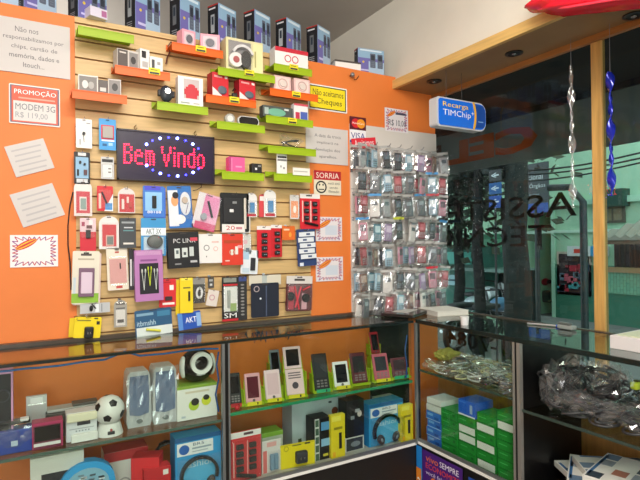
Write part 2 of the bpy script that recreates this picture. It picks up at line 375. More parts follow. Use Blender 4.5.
tm = card('selfie_cable_pack', 'tilted pink plastic bag with a black and silver microphone, right of the woman headset card', 'bagged gadget', (195, 194, 218, 230), '#e9a9c6',
     [(0, 0, .3, .9, '#e2dee2'), (.3, .05, .95, .6, '#df7fae'), (.1, .8, 1, 1, '#d04a78')], [('microphone_handle', 'bar', .45, .62, .78, .2, .012, BLACK), ('microphone_head', 'disc', .28, .55, .52, .75, .014, '#9aa2aa')], tilt=14, bubble=(0, 0, 1, .98, .016))
card('tablet_case', 'large black zip case with a white price strip and red scribble along its bottom edge', 'case', (220, 193, 249, 232), '#17171a',
     [(.06, .8, .85, 1, '#e9e5e1'), (.2, .84, .5, .95, ('txt', '20', '#c4202c')), (.54, .87, .75, .93, '#c98890'), (.82, .12, .9, .92, '#d8cfc2')], [('zip_pocket', 'box', .1, .14, .74, .76, .01, '#232326'), ('logo_tag', 'box', .3, .42, .44, .5, .012, '#e8e8e8'), ('logo_tag', 'box', .4, .22, .55, .28, .012, '#8f8f8f')], back='#d8d4cc')
card('adapter_pack', 'small arched blister with a blue car adapter, immediately right of the black zip case', 'blister pack', (246, 193, 257, 217), '#e6e4e2',
     [(.1, .86, .9, .97, '#c4283a')], [('car_adapter', 'box', .3, .4, .72, .82, .012, '#4a87ba')], arch=True, bubble=(.08, .3, .92, .92, .014))
card('adapter_pack', 'red edged blister pack set half behind another car adapter pack', 'blister pack', (259, 194, 267, 217), '#d4474e', [(.1, .1, .9, .3, '#f0e6e2')], Y=2.575, arch=True, hk=False)
card('adapter_pack', 'arched blister with blue car adapter and red foot, front one of a pair', 'blister pack', (264, 190, 276, 217), '#e8e6e4',
     [(.1, .86, .9, .97, '#c4283a')], [('car_adapter', 'box', .3, .4, .72, .82, .012, '#4a87ba')], arch=True, bubble=(.08, .3, .92, .92, .014))
card('phone_battery_pack', 'orange battery card in a clear bag left of the red charger card', 'blister pack', (290, 195, 299, 219), '#dcd8d4', [(.1, .25, .9, .95, '#ec8a3c'), (.35, .45, .7, .75, ('disc', '#f6e4d4'))], bubble=(0, .05, 1, 1, .006))
def charger_card(label, px, n=3, **k):
    prt = []
    for c_ in range(2):
        for r in range(n):
            prt.append(('charger', 'charger', .18+.42*c_, .22+r*.2, .4+.42*c_, .22+r*.2+.13, .014, BLACK))
    prt.append(('handset_lead', 'bar', .2, .9, .85, .82, .014, BLACK))
    return card('charger_card', label, 'charger card', px, '#d5202e', [(0, 0, 1, .13, '#ece6e2'), (.1, .2, .16, .8, '#f0c8c0'), (.5, .2, .56, .8, '#f0c8c0'), (.3, .03, .6, .07, '#55504c')], prt, arch=False, **k)
charger_card('red card of black chargers with white top, overlapping the right orange board', (300, 194, 320, 229))
card('charger_card', 'red card of black chargers in the left half of the pair at mid wall', 'charger card', (257, 226, 271, 258), '#d5202e', [(0, 0, 1, .12, '#ece6e2')],
     [('charger', 'charger', .3, .22+r*.2, .7, .36+r*.2, .012, BLACK) for r in range(4)])
card('charger_card', 'red card of black chargers in the right half of the pair at mid wall', 'charger card', (271, 225, 282, 257), '#c81c28', [(0, 0, 1, .1, '#ece6e2')],
     [('charger', 'charger', .3, .2+r*.2, .75, .33+r*.2, .012, BLACK) for r in range(4)])
card('phone_battery_pack', 'flat orange pack directly right of the paired red charger cards', 'blister pack', (281, 226, 295, 240), '#e06a22', [(.2, .2, .6, .32, '#f4d4b0'), (.55, .45, .75, .8, ('disc', '#f0a040'))])
# third row
card('charm_pack', 'red lower card with a black square charm and pink glitter top, leftmost in its row', 'blister pack', (80, 218, 96, 251), '#cc2436',
     [(0, 0, 1, .42, '#e9cdd4'), (.1, .12, .3, .25, '#a83058'), (.55, .06, .8, .2, '#f6f0f0'), (.4, .22, .75, .32, '#5a2430')], [('square_charm', 'box', .36, .36, .66, .62, .008, BLACK)], bubble=(.05, .05, .95, .6, .01))
card('memory_card_pack', 'white arched blister with red insert and grey memory card, second in the charm row', 'blister pack', (99, 216, 119, 249), '#e6e2e0',
     [(.16, .26, .86, .92, '#cf2434'), (.34, .58, .74, .9, '#d8b0a4')], [('memory_card', 'box', .4, .62, .7, .86, .004, '#74807c')], arch=True, bubble=(.1, .2, .92, .96, .008))
card('wallet_case_pack', 'dark grey boxed phone case with a thin teal outline, third in the charm row', 'phone case box', (120, 218, 136, 248), '#43464a',
     [(.1, .12, .9, .18, '#9aa0a4'), (.25, .3, .8, .34, '#c8ccd0'), (.2, .4, .85, .44, '#5f8e94'), (.2, .82, .85, .88, '#e4dcd4')], depth=.02, Y=2.55)
card('mouse_pack', 'blue and white card with printed lettering and a grey computer mouse under it', 'blister pack', (141, 218, 166, 256), '#3c96cf',
     [(0, .26, 1, .46, '#e9f1f5'), (.2, .28, .8, .42, ('txt', 'AKT 3X', '#30404c')), (.1, .5, .9, .95, '#bcd8e6')], [('computer_mouse', 'mouse', .2, .44, .85, .8, .03, '#5c6462'), ('mouse_stripe', 'box', .6, .5, .68, .62, .026, '#b5404a')], bubble=(.06, .42, .96, .96, .034))
card('webcam_box', 'black box printed with three small white phones, at the centre of the slatted wall', 'product box', (168, 232, 199, 268), '#17171b',
     [(.18, .18, .9, .3, ('txt', 'PC LINK', '#d8d8da')), (.72, .16, .96, .26, '#d0465a'), (.2, .45, .37, .72, '#cfd6d4'), (.25, .5, .33, .6, '#58686a'), (.44, .44, .62, .7, '#cfd6d4'), (.49, .56, .57, .64, '#43484a'), (.68, .42, .82, .68, '#c5ccca'), (.7, .8, .92, .86, '#b8b8ba'), (.2, .86, .4, .9, '#8a8a8c')], tilt=-2, depth=.03, Y=2.54)
card('cable_box', 'square white box with a thin ring drawing, right of the black phone box', 'product box', (199, 234, 222, 263), '#e9e6e4',
     [(.2, .35, .45, .6, ('ring', '#6a6a6c')), (.62, .42, .82, .6, ('ring', '#e0a8a0')), (.55, .25, .85, .3, '#e2b8b2'), (.3, .75, .34, .8, '#666666')], depth=.02, Y=2.55)
card('walkie_pack', 'orange red box with two white handsets pictured, right of the white ring box', 'product box', (222, 234, 243, 265), '#d83a26',
     [(.1, .2, .9, .3, '#b3401c'), (.35, .42, .6, .75, ('ring', '#b8bcae')), (.42, .5, .52, .68, '#dfe3d6'), (.62, .4, .76, .66, '#e6e4dc'), (.74, .36, .96, .46, '#f2a0a4'), (.15, .84, .35, .88, '#f2d0c4')], depth=.02, Y=2.55)
card('trinket_pack', 'slim clear pack with pink and grey trinkets beside the orange red box', 'blister pack', (242, 234, 251, 254), '#c9c5bd', [(.2, .3, .6, .5, '#d8a0a8'), (.4, .7, .8, .9, '#2f3a54')], bubble=(.05, .1, .95, .95, .008))
card('stylus_pack', 'pale blue and white card with an upright black stick, hanging under the trinket pack', 'blister pack', (241, 250, 258, 274), '#e3e9ee', [(.1, .05, .45, .4, '#a9cbe2'), (.1, .75, .5, .95, '#c0d4e0')], [('black_stick', 'box', .55, .32, .82, .85, .008, '#2a2a30')], tilt=4)
cs = card('chip_cards', 'fanned stack of navy and white chip cards, tilted beside the burst price cards', 'chip cards', (297, 229, 316, 266), '#2c3f70', [(.1, .9, .3, .99, '#dfe6f2')], [], tilt=-3)
for q in range(5):
    x, z, w, h = wallbox(297, 229, 316, 266, 2.56)
    MB().box((.004*(-1)**q, -.004-.002*q, h*(.86-.15*q)), (w*.82, .001, h*.12), '#e4e8ee', X=Matrix.Rotation(0, 4, 'Y')).box((.012*(-1)**q, -.0052-.002*q, h*(.86-.15*q)), (w*.2, .0006, h*.05), '#4a5a80').build('chip_card', cs)
# fourth row
card('phone_cover_pack', 'tall cream pack with purple framed phone cover and green foot at lower left', 'phone cover pack', (72, 251, 99, 304), '#e3dccb',
     [(0, .8, 1, .98, '#8dbb3a'), (.3, .05, .7, .09, '#5a4c48'), (.2, .14, .8, .17, '#b9ad98'), (.05, .5, .14, .8, '#c3d2dc')],
     [('phone_cover', 'box', .24, .32, .82, .86, .012, '#7a5a72'), ('cover_face', 'box', .32, .4, .74, .8, .015, '#d9c4d6')], tilt=2, back='#d9c2ba')
card('phone_cover_pack', 'cream and pink pack with a slim pink cover, second in the lower row', 'phone cover pack', (107, 248, 128, 290), '#e6dccb',
     [(.12, .26, .92, .84, '#dba09c'), (.4, .9, .7, .96, '#c4504c'), (.4, .08, .6, .12, '#b8584c')], [('black_clip', 'box', .6, .36, .66, .5, .004, BLACK)], tilt=-2, bubble=(.08, .2, .95, .88, .012))
card('stylus_pack', 'very narrow black stick pack between the pink cover and the purple box', 'blister pack', (129, 249, 135, 290), '#2a262c', [(.2, .25, .45, .9, '#dcdcdc'), (.6, .3, .8, .9, '#6a6a70')])
card('earphone_box', 'purple box with a black window showing green and white earphones', 'earphone box', (135, 250, 163, 301), '#b77ab4',
     [(.16, .26, .84, .86, '#1c1a22'), (.2, .18, .8, .22, '#8a4f8a'), (.06, .02, .94, .1, '#c894c4')],
     [('earbuds', 'earbuds', .2, .34, .4, .78, .012, '#cfd6d2'), ('earbuds', 'earbuds', .42, .3, .6, .7, .014, '#cfe03a'), ('earbuds', 'earbuds', .64, .34, .82, .78, .012, '#cfd6d2')], tilt=-1, depth=.03, Y=2.54)
card('adapter_card', 'red card with a white label half hidden behind the purple earphone box', 'blister pack', (159, 279, 176, 307), '#d62b32', [(.62, .22, .86, .4, '#f2ece8'), (.2, .84, .9, .92, '#f4e8e4'), (.1, .1, .7, .14, '#b81c28')], [('black_adapter', 'box', .35, .62, .75, .76, .01, '#3a2a2c')], Y=2.572)
card('earphone_box', 'yellow box with a black earphone, rear of the overlapping pair above the counter', 'earphone box', (176, 280, 186, 315), '#e2c41a', [], tilt=2, Y=2.574, hk=False)
card('earphone_box', 'yellow box with a small black earphone, front of the overlapping pair above the counter', 'earphone box', (180, 278, 193, 313), '#efd321', [(.25, .26, .8, .3, '#6a6428'), (.1, 0, .9, .07, '#f6e458')], [('black_earphone', 'box', .62, .38, .76, .66, .006, BLACK)], depth=.012, Y=2.555)
card('cable_pack', 'clear pack with a coiled white cable on black, right of the yellow boxes', 'blister pack', (193, 278, 205, 303), '#8e8c88', [(0, .25, 1, 1, '#17171a')], [('white_cable', 'coil', .2, .35, .8, .85, .01, '#e6e6e6')], bubble=(0, .2, 1, 1, .014))
card('charm_pack', 'tiny black and silver charm card hanging above the pink triangle', 'blister pack', (208, 277, 214, 288), '#4c4846', [(.2, .2, .8, .4, '#b0b0b0'), (.3, .6, .7, .8, '#d0d0d0')])
card('charm_pack', 'small pale card with a pink ring print, right of the white coiled cable', 'blister pack', (207, 290, 218, 306), '#dfd4cc', [(.2, .25, .7, .7, ('ring', '#c07a90'))], tilt=12, hk=False)
card('memory_reader_pack', 'tall black and white pack with red stripes top and bottom, left of the navy bag', 'blister pack', (222, 277, 238, 321), '#22201f',
     [(.12, .22, .95, .78, '#dfe3dc'), (.08, .16, .98, .2, '#c3242e'), (.5, .6, .9, .78, '#8fae62'), (.12, .82, .9, .93, ('txt', 'SM', '#eeeeee')), (0, .95, 1, 1, '#c3242e'), (.1, .02, .9, .12, '#8a9088')], [('card_reader', 'box', .32, .3, .5, .7, .008, '#9aa29a')], bubble=(.06, .2, .98, .82, .012))
card('button_strip_pack', 'tall narrow black strip dotted with small grey buttons, next to the red striped pack', 'blister pack', (238, 276, 247, 320), '#2b2a2c', [(.1, .02, .95, .12, '#3a4a86')] + [(.3, .18+.075*q, .7, .22+.075*q, ('disc', '#8e8c8a')) for q in range(10)])
card('navy_bag', 'square navy cloth pouch under a clear plastic header at the bottom of the slatted wall', 'pouch', (251, 283, 279, 317), '#1d2233', [(.1, .03, .3, .3, ('ring', '#b8a6a8')), (.3, .42, .37, .48, ('disc', '#e8e8ee')), (.52, .08, .56, .98, '#4a5470')], [], hk=False)
card('clear_header', 'long clear and white plastic header strip above the navy pouch', 'plastic strip', (249, 275, 281, 285), '#d9d2c0', [(.4, .0, .55, 1, '#b9c0bc')], [], Y=2.57)
card('headset_bag', 'clear bag of red and black headset leads beside the right orange board', 'bagged gadget', (286, 276, 312, 311), '#5a1a22',
     [(0, 0, 1, .22, '#d8d2ce'), (.3, .08, .7, .14, '#3f3836'), (.1, .3, .3, .95, '#b02a3c'), (.6, .5, .8, .95, '#d8a8b0')],
     [('red_lead', 'bar', .3, .95, .5, .28, .01, '#cf2334'), ('red_lead', 'bar', .55, .9, .35, .3, .01, '#d84050'), ('ear_pad', 'disc', .6, .5, .88, .75, .012, BLACK), ('ear_pad', 'disc', .05, .45, .28, .7, .012, BLACK), ('red_lead', 'bar', .9, .4, .62, .3, .01, '#cf2334')], tilt=3, bubble=(.02, .22, .98, .98, .02))
wt = card('watch_strap_pack', 'pale grey sideways strip with a black curled clip, above the yellow card at the left', 'blister pack', (80, 303, 110, 313), '#bdbfc2', [(.5, .1, .62, .9, '#e8ecf0'), (.7, .1, .74, .9, '#8f9498')], [('black_clip', 'mouse', .3, .2, .42, .8, .012, BLACK), ('black_hook', 'bar', .38, .55, .52, .05, .005, BLACK)])
card('battery_pack', 'narrow grey blister with a white label and dark bar, right of the sideways strip', 'blister pack', (114, 300, 127, 327), '#a8a49c', [(.15, .1, .85, .18, '#5c5a58'), (.15, .36, .85, .94, '#dcdad4'), (.25, .72, .75, .84, '#4a4846'), (.15, .28, .85, .33, '#55565a')], arch=True, bubble=(.08, .08, .94, .98, .01))
card('toothbrush_pack', 'wide blue patterned card with a yellow and white pen below, just above the counter', 'blister pack', (135, 309, 172, 335), '#28577e',
     [(.03, .66, 1, 1, '#d9e2e0'), (.05, .4, .55, .6, ('txt', 'itbmshh', '#b8d4e2')), (.05, .12, .5, .22, '#7fa6be'), (.6, .1, .95, .3, '#3d7ea4')], [('yellow_pen', 'bar', .28, .86, .66, .74, .012, '#d8d44a')], tilt=-3, hk=False)
card('snack_size_bag', 'crinkled bright blue foil bag with white lettering below the yellow boxes', 'foil bag', (178, 312, 201, 329), '#2454b4', [(.32, .3, .8, .62, ('txt', 'AKT', '#ffffff')), (.0, 0, .2, 1, '#5a8fd6'), (.8, .1, 1, .9, '#8fb4e4')], tilt=-5, hk=False)
card('charger_card', 'yellow card, rear of two fanned on the orange board at lower left', 'charger card', (69, 318, 84, 337), '#e3c70c', [], tilt=4, Y=2.575)
card('charger_card', 'yellow card with black wall charger, front of two fanned at lower left', 'charger card', (74, 317, 101, 338), '#efd50f', [(.1, .14, .6, .2, '#8a8020'), (.72, .04, .86, .1, '#2b2a20'), (.82, .2, .94, .36, '#2b2a20')], [('wall_charger', 'charger', .38, .45, .72, 1, .02, BLACK)], tilt=5)
# hanging black cord left
o = MB().tube([(x, 2.593, z) for x, z in [(hit(1, 2.593, a, b).x, hit(1, 2.593, a, b).z) for a, b in ((73, 192), (70, 205), (68, 225), (68, 245), (70, 262), (71, 290))]], .003, BLACK).build('black_cord')
tag(o, 'thin black cord hanging down the left orange board beside the slatted wall', 'cord')

# ================================================================ SIGNS
def sign(name, label, cat, pxs, base, pats, Y=2.594, tilt=0, frame=None, thick=.004, r=.03):
    x, z, w, h = wallbox(*pxs, Y); t = MB()
    t.rr(-w/2, 0, w/2, h, min(w, h)*r, 0, thick, base)
    patch(t, w, h, 0, pats); o = t.build(name, None, (x, Y, z))
    if tilt:
        a = math.radians(tilt); o.rotation_euler = (0, a, 0); o.location = (x-math.sin(a)*h/2, Y, z+h/2-math.cos(a)*h/2)
    return tag(o, label, cat)
TX = '#6d6a6c'
sign('paper_notice', 'large white notice in grey type at the top left of the orange board', 'notice', (-28, 19, 70, 73), '#cdc7c4',
     [(.42, .14, .66, .24, ('txt', 'Não nos', TX)), (.3, .31, .93, .41, ('txt', 'responsabilizamos por', TX)), (.38, .47, .86, .57, ('txt', 'chips, cartão de', TX)), (.36, .63, .88, .73, ('txt', 'memória, dados e', TX)), (.5, .79, .72, .88, ('txt', 'Itouch...', TX))], r=.01)
sign('promotion_sign', 'red and white price sign headed promotion with handwritten modem price', 'sign', (9, 86, 60, 125), '#efe6e2',
     [(.02, .03, .98, .97, '#5f5a72'), (.05, .05, .95, .95, '#e05a3c'), (.08, .42, .92, .92, '#d9d4d2'), (.1, .1, .92, .27, ('txt', 'PROMOÇÃO', '#ffffff')), (.18, .32, .9, .36, '#f2a08c'), (.12, .48, .9, .64, ('txt', 'MODEM 3G', '#77777c')), (.12, .7, .75, .86, ('txt', 'R$ 119,00', '#9a9aa0'))])
for (pxs, tl, lab) in (((9, 142, 50, 173), -19, 'upper of two tilted white papers on the left orange board'), ((15, 188, 60, 222), -20, 'lower of two tilted white papers on the left orange board')):
    cx = (pxs[0]+pxs[2])/2
    sign('paper_notice', lab, 'notice', pxs, '#cfc9c6', [(.12+.04*(q % 2), .16+.17*q, .88-.05*(q % 3), .21+.17*q, '#b9b4b6') for q in range(5)], tilt=tl, r=.01)
BURST = [(0.03, .04, .97, .96, ('burst', '#8a3c86', '#c03a50')), (.08, .08, .58, .5, ('swoosh',))]
sign('price_card', 'blank white card with zigzag border and red swoosh on the left orange board', 'price card', (10, 235, 58, 267), '#efe9ea', BURST, r=.01)
Rr_ = [(.35, .35, .8, .75, '#cfd6e2')]
sign('price_card', 'zigzag bordered price card on the orange board, directly under the smiley sign', 'price card', (316, 217, 342, 241), '#e6dfe2', Rr_+BURST, r=.01)
sign('price_card', 'zigzag bordered price card on the right orange board, nearest the counter', 'price card', (316, 257, 343, 281), '#e6dfe2', Rr_+BURST, r=.01)
sign('price_card', 'zigzag bordered price card at the top of the white panel with a handwritten price', 'price card', (385, 109, 408, 132), '#e6dfe2', [(.03, .04, .97, .96, ('burst', '#8a3c86', '#c03a50')), (.08, .08, .46, .4, ('swoosh',)), (.45, .15, .9, .25, '#4a4a60'), (.15, .48, .9, .78, ('txt', 'R$ 10,00', '#32424e'))], Y=2.586, r=.01)
sign('cheque_sign', 'yellow sign with a black border refusing cheques', 'sign', (308, 86, 347, 111), '#f2efe8', [(.03, .05, .97, .95, '#2d2a1c'), (.055, .09, .945, .91, '#f3dc1a'), (.12, .18, .9, .42, ('txt', 'Não aceitamos', '#3c3a1c')), (.2, .52, .86, .82, ('txt', 'Cheques', '#3c3a1c'))])
sign('paper_notice', 'white exchange notice in grey type below the yellow cheque sign', 'notice', (306, 128, 348, 164), '#d2ccc8', [(.2, .18, .82, .27, ('txt', 'A data da troca', TX)), (.25, .38, .76, .47, ('txt', 'implicará na', TX)), (.2, .57, .8, .67, ('txt', 'devolução dos', TX)), (.3, .76, .72, .86, ('txt', 'aparelhos.', TX))], r=.01)
sign('smiley_sign', 'small cream sign with a red heading and smiling face', 'sign', (314, 171, 341, 195), '#e9e0c8', [(0, 0, 1, .38, '#b8202a'), (.08, .08, .92, .31, ('txt', 'SORRIA', '#f4ecdc')), (.06, .42, .46, .94, ('ring', '#22201c')), (.17, .55, .22, .62, '#22201c'), (.3, .55, .35, .62, '#22201c'), (.16, .76, .36, .8, '#22201c'), (.5, .46, .94, .56, ('txt', 'você está', '#55504a')), (.56, .64, .88, .73, ('txt', 'sendo', '#55504a')), (.52, .8, .92, .9, ('txt', 'filmado', '#55504a'))], Y=2.59)
sign('card_brand_sticker', 'maroon sticker with overlapping red and amber circles on the white panel', 'sticker', (350, 117, 366, 130), '#5a1224', [(.1, .14, .62, .86, ('disc', '#d8222c')), (.42, .14, .94, .86, ('disc', '#f09a24')), (.14, .42, .86, .56, ('txt', 'MasterCard', '#ffffff'))], Y=2.584, r=.02)
sign('card_brand_sticker', 'white and blue sticker with four blue capitals on the white panel', 'sticker', (350, 130, 366, 143), '#f0f0f4', [(0, .8, 1, 1, '#2c3c9c'), (.06, .22, .94, .68, ('txt', 'VISA', '#26358f'))], Y=2.584, r=.02)
sign('offer_strip', 'ragged red lettering strip pasted under the card stickers', 'sticker', (352, 138, 376, 148), '#e02a3a', [(.1, .15, .9, .8, ('txt', 'Aceitamos', '#f8e8e8'))], Y=2.55, tilt=-8)

# light sign
x, z, w, h = wallbox(116.5, 133, 214.5, 182, 2.56)
x0, z0, w, h = .611, 1.760, .470, .240
t = thing('led_sign', 'black electric sign with red dotted welcome lettering ringed by blue lights', 'light sign', (x0, 2.555, z0), 0)
mb = MB(); mb.box((0, .012, h/2), (w, .02, h), mat('#1c0c30', .35), .004); mb.ring(0, 0, 0.001, .0005, 0, .001, BLACK)
for a, b_, c_, d_ in ((-w/2, 0, w/2, .008), (-w/2, h-.008, w/2, h), (-w/2, 0, -w/2+.008, h), (w/2-.008, 0, w/2, h)): mb.b2(a, -.003, b_, c_, .002, d_, mat('#201428', .4))
mb.build('frame', t)
GL = {'B': ["1110", "1001", "1001", "1110", "1001", "1001", "1001", "1110"], 'e': ["0000", "0000", "0110", "1001", "1111", "1000", "1000", "0111"][:8],
      'm': ["00000", "00000", "11110", "10101", "10101", "10101", "10101", "10101"], 'V': ["10001", "10001", "10001", "01010", "01010", "01010", "00100", "00100"],
      'i': ["1", "0", "1", "1", "1", "1", "1", "1"], 'n': ["0000", "0000", "1110", "1001", "1001", "1001", "1001", "1001"], 'd': ["0001", "0001", "0111", "1001", "1001", "1001", "1001", "0111"], 'o': ["0000", "0000", "0110", "1001", "1001", "1001", "1001", "0110"]}
REDL = mat('#ff1030', .4, emit=15); BLUL = mat('#2a2aff', .4, emit=15); WBL = mat('#7080ff', .4, emit=16)
def dots(ch_, cx, cz, sx, sz, r, par):
    mb = MB()
    for ri, row in enumerate(ch_):
        for ci, q in enumerate(row):
            if q == '1': mb.disc(cx+ci*sx, cz-ri*sz, r, -.004, .003, REDL, 6)
    mb.build('letter_light', par)
cx = -w/2+.034
for word, step in (("Bem", 0), ("Vindo", .022)):
    cx += step
    for c_ in word:
        g = GL[c_]; sx = .0098 if c_ != 'm' else .0088
        dots(g, cx, .168 - (0 if c_ in 'BVdi' else 0), sx, .0125, .0030, t); cx += len(g[0])*sx+.0098
for k in range(22):
    a = 2*PI*k/22
    if abs(math.sin(a)) < .4: continue
    MB().disc(.025+.15*math.cos(a), h*.52+.094*math.sin(a), .0065 if k % 2 else .004, -.004, .003, WBL if k % 2 else BLUL, 10).build('blue_light', t)
for sx in (-.15, .14):
    MB().tube([(sx, .01, h), (sx-.004, .02, h+.016), (sx+.008, .03, h+.03)], .002, CHROME).tube([(sx, .01, h), (sx+.01, .02, h+.014)], .002, CHROME).build('hanging_wire', t)
MB().tube([(.17, .02, 0), (.172, .02, -.015), (.15, .025, -.03), (.13, .03, -.034)], .002, BLACK).build('power_cord', t)

# ================================================================ SHELF TRAYS AND THEIR STOCK
LIME = mat('#b8d42a', .4, kind='acrylic', alpha=.68); TANG = mat('#f4701e', .4, kind='acrylic', alpha=.82)
TY = 2.475
def tray(col, px0, px1, py, label):
    a = hit(1, TY, px0, py); b = hit(1, TY, px1, py); c_ = hit(1, TY, (px0+px1)/2, py); w = b.x-a.x
    t = MB(); t.box((0, (YB-.003-TY)/2, .002), (w, YB-.003-TY, .004), col, .001); t.box((0, .0015, -.012), (w, .003, .040), col); t.box((0, YB-.006-TY, .016), (w, .003, .032), col)
    o = t.build('shelf_tray', None, ((a.x+b.x)/2, TY, c_.z-.004)); tag(o, label, 'shelf', 'acrylic trays on the slatted wall'); return c_.z
TR = {}
for i, (col, a, b, y, lab) in enumerate([
    (LIME, 78, 134, 31, 'empty lime acrylic tray at the top left of the slatted wall'), (TANG, 115, 170, 69.5, 'orange tray holding a grey box and two white boxes'),
    (TANG, 72, 127, 93, 'orange tray against the left orange board holding grey and white boxes'), (TANG, 172, 223, 47, 'topmost orange tray holding two pink speaker boxes'),
    (LIME, 218, 275, 72, 'lime tray under the cream headphone box'), (LIME, 274, 312, 67, 'lime tray under the red and white box at the top right'),
    (LIME, 157, 208, 105, 'lime tray with a webcam and a white box, just above the light sign'), (TANG, 206, 256, 98, 'orange tray carrying two red mouse boxes'),
    (TANG, 270, 318, 92, 'orange tray with two clear pink speaker boxes beside the yellow sign'), (LIME, 217, 265, 124, 'lime tray with a black oblong device, below the mouse boxes'),
    (LIME, 266, 313, 118.5, 'lime tray with a flat teal box, below the clear speaker boxes'), (LIME, 268, 316, 148, 'lime tray carrying a bag of black cable'),
    (LIME, 222, 264, 173, 'lowest left lime tray with a pink box beside the light sign'), (LIME, 274, 312, 175, 'lowest right lime tray with a white upright card')]):
    TR[i] = tray(col, a, b, y, lab)
def sbox(name, label, cat, px0, px1, pytop, zb, Y, depth, base, pats=(), rotz=0, side=None, parts=(), bodyname='box_body', pybot=None, topc=None, group=None):
    """upright box whose base stands at height zb; front face plane Y, width from the picture"""
    pm = (px0+px1)/2; a = hit(1, Y, px0, pytop+5); b = hit(1, Y, px1, pytop+5); top = hit(1, Y, pm, pytop).z
    cr = math.cos(math.radians(rotz)); w = (b.x-a.x)/(cr if cr > .3 else 1); h = top-zb
    t = thing(name, label, cat, ((a.x+b.x)/2, Y, zb), math.radians(rotz), group)
    mb = MB(); mb.b2(-w/2, 0, 0, w/2, depth, h, base, min(.002, w*.05))
    patch(mb, w, h, -.0002, pats)
    if side: mb.b2(-w/2-.0006, .001, .001, -w/2, depth-.001, h-.001, side)
    if topc: mb.b2(-w/2+.001, .001, h, w/2-.001, depth-.001, h+.0006, topc)
    mb.build(bodyname, t); parts_on(t, w, h, -.001, parts)
    return t, w, h
DGB = '#5c5350'
sbox('gadget_box', 'dark grey box with a pictured gadget on the upper left orange tray', 'product box', 117, 139, 50, TR[1], 2.50, .06, '#cfc8c2', [(.02, .04, .48, .96, DGB), (.55, .1, .96, .92, '#8b8684'), (.62, .3, .86, .7, ('disc', '#3f3c3c')), (.1, .15, .4, .22, '#d8d0c8')], rotz=10)
sbox('gadget_box', 'white carton with black squares, left of two on the upper left orange tray', 'product box', 140, 150, 49, TR[1], 2.505, .05, '#ece9e6', [(.15, .1, .6, .4, '#2c2a2c'), (.2, .55, .8, .8, '#b6b2b0')], rotz=15)
sbox('gadget_box', 'white carton with a small black picture, right of two on the upper left orange tray', 'product box', 150, 163, 57, TR[1], 2.49, .05, '#ece9e6', [(.12, .2, .35, .8, '#4c4a4c'), (.55, .3, .8, .5, '#a6a2a0')], rotz=5)
sbox('headset_box', 'wide box pictured with pale earpieces and white edges on the left orange tray', 'product box', 78, 98, 75, TR[2], 2.50, .05, '#e3ddd6', [(.06, .08, .94, .92, '#7d7874'), (.2, .3, .5, .75, ('disc', '#d8d4d0')), (.5, .35, .8, .75, ('disc', '#aaa6a2'))], rotz=-4)
sbox('gadget_box', 'brown grey narrow box in the middle of the left orange tray', 'product box', 98, 108, 80, TR[2], 2.505, .05, DGB, [(.2, .5, .8, .75, '#cfc9c4')])
sbox('gadget_box', 'framed grey box with dark round product, right end of the left orange tray', 'product box', 108, 121, 79, TR[2], 2.50, .05, '#cfc9c2', [(.08, .08, .92, .92, '#86807e'), (.3, .25, .75, .7, ('disc', '#33302f'))], rotz=-8)
PINK = '#f0a4b4'
for px0, px1, py, rz, lab in ((182, 196, 30, 12, 'pink cube speaker box at the left of the topmost orange tray'), (201, 219, 34, -14, 'pink cube speaker box at the right of the topmost orange tray')):
    sbox('speaker_box', lab, 'product box', px0, px1, py, TR[3], 2.50, .06, PINK, [(.14, .14, .86, .86, '#f6c4cc'), (.2, .22, .8, .82, ('disc', '#b9b6ba'))], rotz=rz, parts=[('speaker_cone', 'disc', .28, .3, .72, .74, .006, '#6a6870')])
o = MB().tube([(x, 2.57, z) for x, z in [(hit(1, 2.57, a, b).x, hit(1, 2.57, a, b).z) for a, b in ((176, 44), (171, 42), (168, 46), (170, 52), (167, 58), (166, 64))]], .0035, '#5a2a1c').build('dark_cord'); tag(o, 'short dark cord dangling from the topmost orange tray', 'cord')
t, w, h = sbox('headphone_box', 'cream window box holding big white and black headphones', 'headphone box', 226, 263, 40, TR[4], 2.485, .09, '#ddd6a4', [(.06, .08, .66, .9, '#8f8c8c'), (.7, .06, .98, .96, '#e8e0a8'), (.76, .3, .8, .8, '#b0a86a')], topc='#e6dfae')
mb = MB(); mb.ring(-w*.1, h*.42, h*.36, h*.08, -.03, -.004, '#d8d6d6', a0=.3, a1=PI*.9); mb.build('headband', t)
MB().disc(-w*.28, h*.3, h*.22, -.026, -.004, '#e4e2e0').disc(-w*.28, h*.3, h*.1, -.028, -.026, '#a8484a').build('ear_cup', t)
MB().disc(-w*.02, h*.34, h*.27, -.03, -.004, '#2a2c2c', rx=.6).build('ear_cup', t)
MB().box((-w*.14, -.018, h*.5), (w*.6, .034, h*.82), BLIST).build('window', t)
sbox('phone_kit_box', 'white box with red top and two red rings on the upper right lime tray', 'product box', 275, 308, 49, TR[5], 2.49, .07, '#ece8e6', [(0, 0, 1, .22, '#c82438'), (.28, .38, .48, .72, ('ring', '#c8283c')), (.5, .38, .7, .72, ('ring', '#c8283c'))], topc='#c82438')
t = thing('webcam', 'black and silver webcam standing on the lime tray above the light sign', 'webcam', (hit(1, 2.50, 167, 100).x, 2.515, TR[6]))
MB().sph((0, 0, .055), .032, mat('#3b4048', .25), (1, .8, 1.25)).build('camera_body', t); MB().cyl((0, -.022, .06), (0, -.034, .06), .014, CHROME).build('lens', t)
MB().sph((0, 0, .008), .026, BLACK, (1, .9, .35)).cyl((0, 0, .01), (0, 0, .03), .009, BLACK).build('foot', t)
MB().box((-.034, 0, .055), (.012, .02, .03), BLACK, .003).box((.034, 0, .055), (.012, .02, .03), BLACK, .003).build('side_clip', t)
